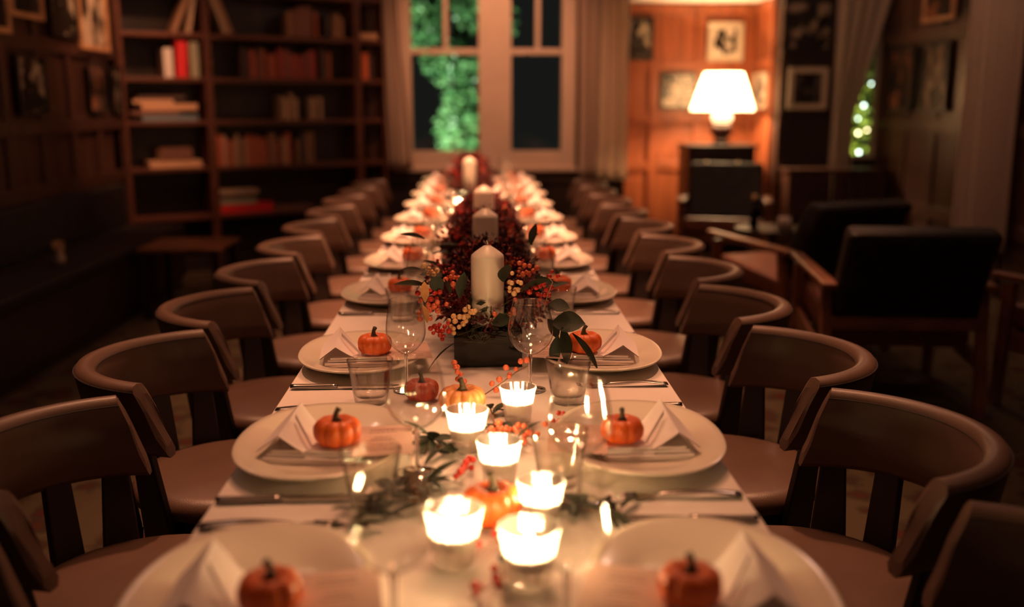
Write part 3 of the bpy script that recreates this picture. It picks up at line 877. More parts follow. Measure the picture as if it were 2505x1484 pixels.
def cloth(u, v):
    # u across the cloth (with both drops), v along the table
    y = TY0 + (TY1 - TY0) * v
    d = 0.24
    W_ = TX1 - TX0
    s = SV[int(round(u * (len(SV) - 1)))]
    if s < d:
        k = d - s
        return (TX0 - 0.004 - 0.012 * math.sin(y * 9) * k / d, y, TZ - 0.002 - k)
    if s > d + W_:
        k = s - d - W_
        return (TX1 + 0.004 + 0.012 * math.sin(y * 9 + 1) * k / d, y, TZ - 0.002 - k)
    x = TX0 + s - d
    e_ = 0.0012 * math.sin(y * 3.3 + x * 5) * 0.3
    return (x, y, TZ - 0.0015 + min(0.0, e_))


nU, nV = len(SV), 160
mb.grid(cloth, nU, nV)
o = mb.build('tablecloth', 'cloth', smooth=False)
tag(o, 'pale cloth covering the very long dining table', 'tablecloth')


# ------------------------------------------------------------------ dining chair
def dining_chair():
    """open side towards +x, back towards -x, origin under the arc centre"""
    t = empty('dining_chair')
    RO = 0.315
    sec = []          # (radius, z, t) closed loop round the band section
    zb, zt = 0.612, 0.765
    inner = [(0.244, zb + 0.012, 0.06), (0.250, 0.66, 0.35), (0.258, 0.71, 0.65), (0.266, 0.748, 0.92)]
    crown = [(0.274, zt - 0.003, 0.99), (0.290, zt, 1.0), (0.306, zt - 0.004, 0.98), (0.313, zt - 0.016, 0.9)]
    outer = [(0.306, 0.71, 0.65), (0.297, 0.66, 0.35), (0.288, zb + 0.012, 0.06), (0.278, zb, 0.0), (0.254, zb, 0.0)]
    sec = inner + crown + outer
    nA = 41

    def pt(r_, z, tt, u):
        A = math.radians(82 - 12 * tt)
        # slightly flattened arc
        a = PI + (u * 2 - 1) * A
        q = abs(u * 2 - 1)
        rr = r_
        zz = z - (0.012 * q ** 2 if tt < 0.5 else 0.0)
        return (rr * math.cos(a) * 1.0, rr * math.sin(a) * 0.945, zz)
    mb = MB()
    n = len(sec)
    vs = [pt(*sec[j], i / (nA - 1)) for i in range(nA) for j in range(n)]
    fs = [(i * n + j, i * n + (j + 1) % n, (i + 1) * n + (j + 1) % n, (i + 1) * n + j) for i in range(nA - 1) for j in range(n)]
    mb.add(vs, fs)
    back = mb.build('backrest', 'leather', t, smooth=True)
    for u in (0, 1):
        cb = MB()
        pts_ = [Vector(pt(*sec[j], u)) for j in range(n)]
        cen = sum(pts_, Vector()) / n
        tang = Vector((0, -1 if u == 0 else 1, 0))
        ins = [cen + (p - cen) * 0.72 + Vector((0.004, 0, 0)) for p in pts_]
        if u == 0:
            cb.add(pts_ + ins, [(j, (j + 1) % n, n + (j + 1) % n, n + j) for j in range(n)] + [tuple(n + j for j in range(n))])
        else:
            cb.add(pts_ + ins, [((j + 1) % n, j, n + j, n + (j + 1) % n) for j in range(n)] + [tuple(n + n - 1 - j for j in range(n))])
        cb.build('end_panel', 'leather', back, smooth=False)
    sm = MB()
    sm.tube([Vector(pt(0.3135, zt - 0.0145, 0.9, i / 40)) for i in range(41)], 0.0016, 5)
    sm.tube([Vector(pt(0.266, 0.748, 0.92, i / 40)) for i in range(41)], 0.0012, 5)
    sm.build('seam', 'seam', back)
    # seat
    prof = [(0.001, 0.425), (0.215, 0.425), (0.236, 0.438), (0.238, 0.455), (0.228, 0.474), (0.20, 0.482), (0.10, 0.486), (0.001, 0.487)]
    st = MB().lathe(prof, 40, (0.03, 0, 0)).build('seat', 'leather', t, smooth=True)
    MB().lathe([(0.001, 0.37), (0.19, 0.37), (0.215, 0.385), (0.215, 0.424), (0.001, 0.424)], 32, (0.03, 0, 0)).build('seat_frame', 'dark_wood', t)

    def slat(a0, r0, z0, w0, a1, r1, z1, w1, th, nm):
        def ring(a, r_, z, w_):
            c, s_ = math.cos(a), math.sin(a)
            c0 = Vector((c * r_, s_ * r_, z)); tg = Vector((-s_, c, 0)); nr = Vector((c, s_, 0))
            return [c0 - tg * w_ - nr * th, c0 - tg * w_ + nr * th, c0 + tg * w_ + nr * th, c0 + tg * w_ - nr * th]
        MB().hexa(ring(a0, r0, z0, w0), ring(a1, r1, z1, w1)).build(nm, 'dark_wood', t, bevel=0.004)
    for s_ in (-1, 1):
        a = PI + s_ * math.radians(40)
        slat(a + s_ * 0.05, 0.265, 0.0, 0.018, a, 0.225, 0.40, 0.034, 0.013, 'back_leg')
        slat(a, 0.225, 0.40, 0.034, a, 0.266, 0.70, 0.024, 0.011, 'back_upright')
        a = PI + s_ * math.radians(66)
        slat(a, 0.218, 0.37, 0.042, a, 0.266, 0.66, 0.022, 0.010, 'arm_post')
        a = PI + s_ * math.radians(132)
        slat(a, 0.255, 0.0, 0.016, a, 0.205, 0.37, 0.026, 0.014, 'front_leg')
    return t


ROWS = [1.10, 1.655, 2.27, 3.02, 3.64, 4.27, 4.98, 5.66, 6.30, 6.92, 7.52]
NR = len(ROWS)
chair0 = dining_chair()
first = True
jit = random.Random(5)
CHX = [-0.625, 0.625]
for i, y in enumerate(ROWS):
    for sd in (0, 1):
        c = chair0 if first else copy_tree(chair0)
        first = False
        cy = [1.11, 1.712, 2.31, 2.91, 3.53, 4.16, 4.80, 5.45, 6.08, 6.70, 7.32][i]
        c.location = (CHX[sd] + jit.uniform(-0.012, 0.012), cy + jit.uniform(-0.004, 0.004), 0)
        c.rotation_euler = (0, 0, (0 if sd == 0 else PI) + jit.uniform(-0.02, 0.02))
        tag(c, 'brown leather tub chair, %s side of the table, %s from the window wall' % (('bookcase', 'lounge')[sd], ORD[NR - 1 - i]), 'chair', 'tub chairs round the dining table')

# ------------------------------------------------------------------ place settings (meshes shared by every copy)
def sup(a, ex):
    c, s_ = math.cos(a), math.sin(a)
    return (math.copysign(abs(c) ** (2 / ex), c), math.copysign(abs(s_) ** (2 / ex), s_))


def plate_mesh():
    mb = MB()
    prof = [(0.0, 0.010), (0.45, 0.010), (0.62, 0.012), (0.70, 0.017), (0.80, 0.023), (0.92, 0.028), (0.985, 0.0305), (1.0, 0.029), (0.99, 0.026), (0.90, 0.022), (0.72, 0.009), (0.62, 0.001), (0.55, 0.0), (0.0, 0.0)]
    n = 72
    ring = [sup(2 * PI * k / n, 2.22) for k in range(n)]
    vs = []; fs = []
    for s_, z in prof:
        q = max(s_, 0.002)
        vs += [(0.145 * c * q, 0.199 * sn * q, z) for c, sn in ring]
    for j in range(len(prof) - 1):
        for k in range(n):
            fs.append((j * n + k, j * n + (k + 1) % n, (j + 1) * n + (k + 1) % n, (j + 1) * n + k))
    mb.add(vs, fs)
    return mb.mesh('dinner_plate', 'plate', True)


def napkin_meshes():
    """outer (peak) end at -x; returns (folded stack, peak)"""
    mb = MB()
    rnd = random.Random(2)
    z = 0.0
    for l in range(4):
        x0, x1 = -0.088 + 0.006 * l, 0.078 - 0.004 * l + rnd.uniform(-0.003, 0.003)
        y0, y1 = -0.072 + 0.005 * l + rnd.uniform(-0.003, 0.003), 0.078 - 0.003 * l
        th = 0.0045

        def lay(u, v, hi, x0=x0, x1=x1, y0=y0, y1=y1, z=z, l=l):
            x = x0 + (x1 - x0) * u; y = y0 + (y1 - y0) * v
            wob = 0.0012 * math.sin(u * 5 + l * 2) * (1 if v < 0.2 else 0.3)
            return (x, y, z + (th if hi else 0.0006) + abs(wob) * (1 if hi else 0.4))
        g = MB()
        nu, nv = 9, 7
        g.grid(lambda u, v: lay(u, v, True), nu, nv)
        g.grid(lambda u, v: lay(u, v, False), nu, nv)
        N_ = nu * nv
        g.f = g.f[:(nu - 1) * (nv - 1)] + [tuple(reversed(q)) for q in g.f[(nu - 1) * (nv - 1):]]
        bd = [i for i in range(nu)] + [j * nu + nu - 1 for j in range(1, nv)] + [(nv - 1) * nu + i for i in range(nu - 2, -1, -1)] + [j * nu for j in range(nv - 2, 0, -1)]
        for k in range(len(bd)):
            a, b_ = bd[k], bd[(k + 1) % len(bd)]
            g.f.append((b_, a, a + N_, b_ + N_))
        mb.add(g.v, g.f)
        z += 0.0052
    # standing peak: folded cloth tent, open towards the near edge, leaning back
    pk = MB()
    t_ = 0.0022
    zb = z - 0.0004
    L0, L1 = -0.066, 0.060
    xa, xm, xb = -0.094, -0.058, -0.012

    def tent(u, v):
        # u around the section 0..1, v along
        y = L0 + (L1 - L0) * v
        h_ = 0.024 + 0.020 * v
        if u < 0.5:
            k = u / 0.5
            x = xa + (xm + 0.006 * v - xa) * k; zz = zb + h_ * k
        else:
            k = (u - 0.5) / 0.5
            x = xm + 0.006 * v + (xb - xm - 0.006 * v) * k; zz = zb + h_ * (1 - k) ** 1.15
        return (x, y + 0.012 * (1 - abs(2 * u - 1)), zz)

    pk.grid(tent, 17, 9)
    pk.grid(lambda u, v: tuple(Vector(tent(u, v)) - Vector((0, 0, t_))), 17, 9)
    nA = 16 * 8
    pk.f = pk.f[:nA] + [tuple(reversed(q)) for q in pk.f[nA:]]
    # curled cuff along the inside slope
    pk.grid(lambda u, v: (xm + 0.012 + (xb - xm) * v * 0.98, L0 + 0.010 + 0.10 * (1 - v) * 0.7 - 0.004 * u, zb + 0.004 + 0.030 * (1 - v) + 0.008 * math.sin(u * PI)), 5, 9)
    return mb.mesh('folded_layers', 'napkin', False), pk.mesh('standing_fold', 'napkin', False)


def pumpkin_meshes(R, H, ribs, mt, name='rind', pinch=0.13):
    mb = MB()
    n = ribs * 8

    def fn(u, v):
        a = 2 * PI * u
        ph = -PI / 2 + PI * v
        q = abs(math.cos(a * ribs / 2)) ** 0.55
        rr = (R * (1 - pinch) + R * pinch * q) * max(0.0, math.cos(ph)) ** 0.72
        dip = 0.30 * H * math.exp(-(rr / (R * 0.36)) ** 2)
        zz = H / 2 + H / 2 * math.copysign(abs(math.sin(ph)) ** 0.85, math.sin(ph)) - (dip if ph > 0 else -dip * 0.4)
        if rr < 1e-4:
            rr = 1e-4
        return (rr * math.cos(a), rr * math.sin(a), zz)
    mb.grid(fn, n, 19, wrap=True)
    zlow = min(p[2] for p in mb.v)
    mb.v = [(p[0], p[1], p[2] - zlow) for p in mb.v]
    me = mb.mesh(name, mt, True)
    st = MB().tube([(0, 0, H * 0.66), (0.001, 0, H * 0.80), (0.002, 0.001, H * 0.92), (0.0005, 0.001, H * 1.08), (-0.004, 0.0, H * 1.22)], [R * 0.32, R * 0.22, R * 0.13, R * 0.105, R * 0.13], 7)
    return me, st.mesh('stem', 'pumpkin_stem', True)


def wine_meshes(R, H, BH):
    # bowl: widest at 40 %, narrowing to the rim
    prof = []
    for k in range(17):
        q = k / 16
        if q < 0.42:
            rr = R * math.sin(q / 0.42 * PI / 2) ** 0.62
        else:
            rr = R * (1 - 0.24 * ((q - 0.42) / 0.58) ** 1.7)
        prof.append((max(rr, 0.0035), H - BH + BH * q))
    bowl = MB().lathe(prof, 48)
    rr = prof[-1][0]
    bowl.lathe([(rr + 0.0008 * math.cos(a), H + 0.0008 * math.sin(a)) for a in [2 * PI * k / 8 for k in range(9)]], 48)
    stem = MB().lathe([(0.0036, H - BH + 0.002), (0.0052, H - BH - 0.004), (0.0038, H - BH - 0.014), (0.0034, 0.02), (0.0045, 0.010), (0.010, 0.0055)], 14)
    foot = MB().lathe([(0.008, 0.006), (0.02, 0.0035), (0.0325, 0.0018), (0.0335, 0.001), (0.0325, 0.0), (0.001, 0.0)], 36)
    return bowl.mesh('bowl', 'wine_glass_clear', True), stem.mesh('stem', 'solid_glass', True), foot.mesh('foot', 'solid_glass', True)


def tumbler_mesh():
    n = 48
    mb = MB()

    def fac(a, r_, z):
        return 1 - (0.05 * (0.5 + 0.5 * math.cos(a * 9)) if z < 0.072 else 0.0)
    mb.lathe([(0.001, 0.0), (0.030, 0.0), (0.0325, 0.003), (0.036, 0.022), (0.0395, 0.045), (0.0428, 0.068), (0.0445, 0.076), (0.0465, 0.090), (0.0462, 0.0912), (0.0450, 0.0905), (0.0428, 0.077)], n, rib=fac)
    mb.lathe([(0.0428, 0.077), (0.034, 0.022), (0.030, 0.016), (0.001, 0.014)], n)
    return mb.mesh('tumbler', 'tumbler_clear', True)


def knife_meshes():
    h = MB().grid(lambda u, v: (-0.115 + 0.10 * v, (0.0085 - 0.002 * v) * math.cos(2 * PI * u) * (1 if 0.05 < v else 0.75), 0.0048 + 0.0046 * math.sin(2 * PI * u)), 12, 10, wrap=True)
    n = 12
    h.f.append(tuple(reversed(range(n)))); h.f.append(tuple(range(9 * n, 10 * n)))
    b_ = MB()
    outl = [(-0.016, -0.005), (0.0, -0.008), (0.06, -0.0105), (0.10, -0.008), (0.115, 0.002), (0.10, 0.0065), (0.0, 0.006), (-0.016, 0.004)]
    k = len(outl)
    b_.add([(x, y, 0.0035) for x, y in outl] + [(x, y, 0.0055) for x, y in outl],
           [tuple(reversed(range(k))), tuple(range(k, 2 * k))] + [(i, (i + 1) % k, k + (i + 1) % k, k + i) for i in range(k)])
    return h.mesh('handle', 'steel', True), b_.mesh('blade', 'steel', False)


def fork_meshes():
    h = MB().grid(lambda u, v: (-0.10 + 0.135 * v, (0.0085 * (1 - v) ** 0.7 + 0.003) * math.cos(2 * PI * u), 0.0035 + 0.006 * math.sin(v * PI * 0.9) + 0.0018 * math.sin(2 * PI * u)), 10, 12, wrap=True)
    h.f.append(tuple(reversed(range(10)))); h.f.append(tuple(range(110, 120)))
    hd = MB()
    hd.grid(lambda u, v: (0.03 + 0.035 * v, (u - 0.5) * (0.006 + 0.019 * min(1, v * 1.6)), 0.0055 - 0.004 * math.sin(v * PI * 0.7)), 7, 6)
    for k in range(4):
        y = -0.0105 + 0.007 * k
        hd.tube([(0.062, y, 0.0025), (0.08, y, 0.0022), (0.097, y * 0.95, 0.0052)], [0.0020, 0.0018, 0.0010], 6)
    return h.mesh('handle', 'steel', True), hd.mesh('tines', 'steel', True)


def card_meshes():
    c = MB().box(-0.05, 0.05, -0.075, 0.075, 0, 0.0008)
    p = MB()
    rnd = random.Random(9)
    for k in range(9):
        y = 0.052 - k * 0.0125
        w_ = rnd.uniform(0.012, 0.034)
        if k in (2, 5):
            continue
        x = -w_
        while x < w_:
            l = rnd.uniform(0.003, 0.009)
            p.box(x, min(w_, x + l), y - 0.0012, y + 0.0012, 0.00085, 0.001)
            x += l + 0.0016
    return c.mesh('card', 'menu_card'), p.mesh('printed_text', 'ink')


PLATE = plate_mesh(); NAP = napkin_meshes(); PUMP = pumpkin_meshes(0.042, 0.053, 9, 'pumpkin')
WB = wine_meshes(0.048, 0.195, 0.118); TUM = tumbler_mesh(); KN = knife_meshes(); FK = fork_meshes(); CARD = card_meshes()
SIDE = ['bookcase', 'lounge']


def assembly(name, parts, names, loc, rz, label, cat, group, scale=1.0):
    t = empty(name, loc, rz)
    t.scale = (scale,) * 3 if not isinstance(scale, tuple) else scale
    tag(t, label, cat, group)
    for n_, me in zip(names, parts):
        inst(n_, me, (0, 0, 0), parent=t)
    return t


rj = random.Random(12)
WINE = {(0, 0): (-0.100, 1.05), (0, 1): (0.098, 1.05), (1, 0): (-0.104, 1.555), (1, 1): (0.150, 1.425), (2, 0): (-0.155, 2.035), (2, 1): (0.106, 2.03)}
TUMB = {(1, 0): (-0.165, 1.42), (1, 1): (0.125, 1.50), (2, 0): (-0.221, 1.945), (2, 1): (0.178, 1.935)}
p = on_z(1000, 608, 0.944); WINE[(3, 0)] = (-0.165, 2.78)
WINE[(3, 1)] = (0.165, 2.79)
TUMB[(3, 0)] = (-0.215, 2.72); TUMB[(3, 1)] = (0.225, 2.72)
for i, y in enumerate(ROWS):
    for sd in (0, 1):
        sg = (-1, 1)[sd]
        where = '%s side, %s setting from the window wall' % (SIDE[sd], ORD[NR - 1 - i])
        px_ = sg * 0.277
        o = inst('dinner_plate', PLATE, (px_ + rj.uniform(-0.004, 0.004), y, TZ + 0.0002), (0, 0, rj.uniform(-0.03, 0.03)))
        tag(o, 'cream rounded dinner plate, %s' % where, 'plate', 'dinner plates')
        nz = TZ + 0.0108
        nrot = rj.uniform(-0.10, 0.10)
        t = assembly('napkin', NAP, ('folded_layers', 'standing_fold'), (px_ - sg * 0.004, y - 0.02, nz), nrot, 'white folded napkin with a standing fold, %s' % where, 'napkin', 'folded napkins', (-1.0 * sg, 1, 1) if sd == 1 else 1.0)
        # small pumpkin on the napkin
        pxx = px_ + (0.036 if sd == 0 else -0.036)
        pz = nz + 0.0212
        s_ = rj.uniform(0.88, 0.98)
        t = assembly('mini_pumpkin', PUMP, ('rind', 'stem'), (pxx, y - 0.045, pz), rj.uniform(0, 6.28), 'small orange pumpkin on the napkin, %s' % where, 'pumpkin', 'small pumpkins on the napkins', s_)
        # menu card tucked at the inner side of the plate
        t = assembly('menu_card', CARD, ('card', 'printed_text'), (sg * 0.166, y - 0.035, TZ + 0.034), sg * -0.16 + rj.uniform(-0.1, 0.1), 'printed menu card on the inner plate rim, %s' % where, 'menu card', 'menu cards')
        t.rotation_euler = (0, 0.02 * sg, t.rotation_euler.z)
        # cutlery lies across the table
        near, far = y - 0.218, y + 0.245
        ky, fy = (near, far) if sd == 0 else (far, near)
        t = assembly('knife', KN, ('handle', 'blade'), (sg * 0.288, ky + rj.uniform(-0.006, 0.006), TZ + 0.0004), (0 if sd == 0 else PI) + rj.uniform(-0.04, 0.04), 'steel table knife, %s' % where, 'knife', 'table knives')
        t = assembly('fork', FK, ('handle', 'tines'), (sg * 0.303, fy + rj.uniform(-0.006, 0.006), TZ + 0.0006), (0 if sd == 0 else PI) + rj.uniform(-0.04, 0.04), 'steel table fork, %s' % where, 'fork', 'table forks')
        wx, wy = WINE.get((i, sd), (sg * 0.185, y - 0.235))
        t = assembly('wine_glass', WB, ('bowl', 'stem', 'foot'), (wx, wy, TZ + 0.0003), rj.uniform(0, 6), 'empty stemmed wine glass, %s' % where, 'wine glass', 'wine glasses', (0.87, 0.87, 1.0) if sd == 0 and i in (2, 3) else (1.0, 1.0, 0.97))
        if i > 0:
            tx, ty = TUMB.get((i, sd), (sg * 0.215, y - 0.305))
            o = inst('water_tumbler', TUM, (tx, ty, TZ + 0.0003), (0, 0, rj.uniform(0, 6)))
            tag(o, 'empty faceted water tumbler, %s' % where, 'tumbler', 'water tumblers')


# ------------------------------------------------------------------ votive candles
def votive_meshes():
    n = 96

    def rib(a, r_, z):
        return 1 + (0.035 * abs(math.cos(a * 11)) if 0.008 < z else 0.0)
    cup = MB().lathe([(0.001, 0.0), (0.022, 0.0), (0.0255, 0.004), (0.0275, 0.03), (0.031, 0.055), (0.0345, 0.070), (0.0342, 0.0712), (0.033, 0.070), (0.0295, 0.055)], n, rib=rib)
    cup.lathe([(0.0295, 0.055), (0.025, 0.022), (0.001, 0.020)], 48)
    wx = MB().lathe([(0.001, 0.0215), (0.0215, 0.0215), (0.0225, 0.023), (0.0245, 0.043), (0.023, 0.0445), (0.008, 0.043), (0.001, 0.043)], 28)
    wk = MB().tube([(0, 0, 0.043), (0.0008, 0, 0.047), (0.0005, 0.0005, 0.050)], 0.0008, 6)
    fl = MB().lathe([(0.0005, 0.0475), (0.0030, 0.050), (0.0042, 0.054), (0.0032, 0.060), (0.0014, 0.066), (0.0003, 0.070)], 10)
    return cup.mesh('glass_cup', 'votive_clear', True), wx.mesh('wax', 'tealight_wax', True), wk.mesh('wick', 'wick'), fl.mesh('flame', 'flame', True)


VOT = votive_meshes()
VL = [(1143, 1112, 0.75, 1.05, 'in front of the pale orange gourd'), (1268, 1040, 0.75, 0.98, 'beside the stem of the wine glass facing the glass trough'), (1222, 1195, 0.75, 1.02, 'behind the orange pumpkin of the garland'),
      (1110, 1400, 0.75, 1.10, 'on the bookcase side just before the orange garland pumpkin'), (1325, 1302, 0.75, 0.98, 'next to the orange garland pumpkin on the lounge chair side'), (1297, 1452, 0.75, 1.10, 'at the table end nearest the front of the garland'),
      (1125, 553, 0.75, 1.15, 'on the bookcase side, one of the far pair'), (1216, 557, 0.75, 1.15, 'on the lounge side, one of the far pair'),
      (1128, 518, 0.75, 1.0, 'just beyond the far pair')]
for px, py, z, s_, lb in VL:
    q = on_z(px, py, z)
    t = assembly('votive_candle', VOT, ('glass_cup', 'wax', 'wick', 'flame'), (q.x, q.y + 0.024 * s_, TZ + 0.0004), rj.uniform(0, 1), 'lit ribbed glass votive candle %s' % lb, 'candle', 'lit votive candles', s_)


# ------------------------------------------------------------------ flower troughs with pillar candles
def leaf_mesh(name, mt, L_, W_, curl=0.25, ex=1.0):
    mb = MB()

    def fn(u, v):
        w_ = W_ * math.sin(PI * min(0.995, max(0.02, v)) ** ex) ** 0.8
        x = (u - 0.5) * 2 * w_
        return (x, L_ * v, curl * L_ * (v * v * 0.6) * -1 + 0.25 * abs(x) + 0.0)
    mb.grid(fn, 3, 7)
    return mb.mesh(name, mt, True)


LEAF = leaf_mesh('leaf', 'euca_leaf', 0.070, 0.014)
LEAFR = leaf_mesh('leaf', 'euca_leaf', 0.050, 0.019, 0.1)
LEAFL = leaf_mesh('leaf', 'euca_leaf', 0.105, 0.011, 0.5)
LEAFD = leaf_mesh('leaf', 'dry_leaf', 0.060, 0.011, 0.3)
BER = {k: MB().ball((0, 0, 0), 0.0062, 8, 6).mesh('berry', k, True) for k in ('berry_red', 'berry_coral', 'berry_cream')}


def aim(d, roll=0.0):
    """rotation taking +y to d"""
    q = Vector(d).normalized().to_track_quat('Y', 'Z')
    return (q.to_matrix() @ Matrix.Rotation(roll, 3, 'Y')).to_euler()


def clusters(n, per, spread, size, seed, dom, petals=False):
    rnd = random.Random(seed)
    mb = MB()
    for _ in range(n):
        a = rnd.uniform(0, 2 * PI); e_ = math.asin(rnd.uniform(0.05, 1.0))
        dr = Vector((math.cos(a) * math.cos(e_), math.sin(a) * math.cos(e_), math.sin(e_)))
        k = rnd.uniform(0.72, 1.05)
        c = Vector(dom[0]) + Vector((dr.x * dom[1][0], dr.y * dom[1][1], dr.z * dom[1][2])) * k
        for _j in range(per):
            o_ = Vector((rnd.gauss(0, 1), rnd.gauss(0, 1), rnd.gauss(0, 1))) * spread
            q = c + o_
            if (q.x - dom[2][0]) ** 2 + (q.y - dom[2][1]) ** 2 < 0.046 ** 2 or q.z < dom[0][2] - 0.02 or (abs(q.x - dom[2][0]) < 0.045 and q.y < dom[2][1] and q.z > 0.115):
                continue
            s_ = size * rnd.uniform(0.6, 1.25)
            if petals:
                d = (o_.normalized() + dr * 0.6 + Vector((rnd.gauss(0, 0.5), rnd.gauss(0, 0.5), rnd.gauss(0, 0.5)))).normalized()
                e2 = d.cross(Vector((rnd.gauss(0, 1), rnd.gauss(0, 1), rnd.gauss(0, 1)))).normalized()
                up = d.cross(e2)
                mb.add([q - d * s_, q + e2 * s_ * 0.55 + up * s_ * 0.2, q + d * s_, q - e2 * s_ * 0.55 + up * s_ * 0.2], [(0, 1, 2, 3)])
            else:
                mb.ball(q, s_, 6, 4)
    return mb


CDL = (0.0, -0.02)   # candle position inside the trough
DOM = ((0, 0.17, 0.085), (0.14, 0.28, 0.15), CDL)
BLOSS = [clusters(150, 30, 0.013, 0.0095, 1, DOM, True).mesh('burgundy_blossom', 'burgundy_petal'),
         clusters(45, 22, 0.011, 0.0080, 2, DOM, True).mesh('red_blossom', 'red_petal'),
         clusters(14, 18, 0.010, 0.0085, 3, DOM, True).mesh('orange_blossom', 'orange_petal'),
         clusters(60, 10, 0.013, 0.0042, 4, DOM).mesh('small_red_berries', 'berry_red', True),
         clusters(14, 9, 0.011, 0.0042, 6, DOM).mesh('small_coral_berries', 'berry_coral', True),
         leaves(1300, (0, 0.17, 0.10), (0.115, 0.27, 0.10), 0.014, 8).mesh('filler_greenery', 'green_leaf')]
BNAMES = ['burgundy_blossom', 'red_blossom', 'orange_blossom', 'small_red_berries', 'small_coral_berries', 'filler_greenery']


def trough_parts(t, seed, detail):
    rnd = random.Random(seed)
    # dark glass box
    vz = 0.082
    hw, hy = 0.078, 0.10
    mb = MB()
    mb.box(-hw, hw, -0.12, -0.115, 0, vz).box(-hw, hw, 0.315, 0.32, 0, vz).box(-hw, -hw + 0.005, -0.115, 0.315, 0, vz).box(hw - 0.005, hw, -0.115, 0.315, 0, vz).box(-hw + 0.005, hw - 0.005, -0.115, 0.315, 0, 0.006)
    mb.build('glass_trough', 'vase_glass', t)
    o = MB().grid(lambda u, v: (-0.072 + 0.144 * u, -0.114 + 0.428 * v, 0.070 + 0.006 * math.sin(u * 17 + v * 5) * math.sin(v * 31)), 12, 26).build('moss_bed', 'moss', t, smooth=True)
    for nm, me in zip(BNAMES, BLOSS):
        o = inst(nm, me, (0, 0, 0), parent=t); o['kind'] = 'stuff'
    for k in range(26 if detail else 12):
        a = rnd.uniform(0, 2 * PI)
        e_ = rnd.uniform(0.0, 0.9)
        dr = Vector((math.cos(a), math.sin(a), 0))
        c = Vector((dr.x * 0.10, 0.14 + dr.y * 0.23, 0.10 + 0.09 * e_))
        d = Vector((dr.x, dr.y * 0.8, rnd.uniform(-0.3, 0.7)))
        if abs(c.x) < 0.06 and c.y < 0.05:
            continue
        inst('leaf', rnd.choice([LEAF, LEAFR, LEAFL, LEAF]), c, aim(d, rnd.uniform(-1, 1)), rnd.uniform(0.7, 1.1), t)


def berries(t, spots, seed):
    rnd = random.Random(seed)
    for (x, y, z, n, sp, kind) in spots:
        pl = []
        for _ in range(n):
            for _try in range(30):
                q = Vector((x + rnd.gauss(0, sp), y + rnd.gauss(0, sp * 0.7), z + rnd.gauss(0, sp)))
                if all((q - r_).length > 0.0105 for r_ in pl) and not (abs(q.x) < 0.048 and q.y < CDL[1] and q.z > 0.10) and (q.x - CDL[0]) ** 2 + (q.y - CDL[1]) ** 2 > 0.05 ** 2:
                    break
            pl.append(q)
            inst('berry', BER[kind], q, (rnd.uniform(0, 3), rnd.uniform(0, 3), 0), rnd.uniform(0.75, 1.15), t)


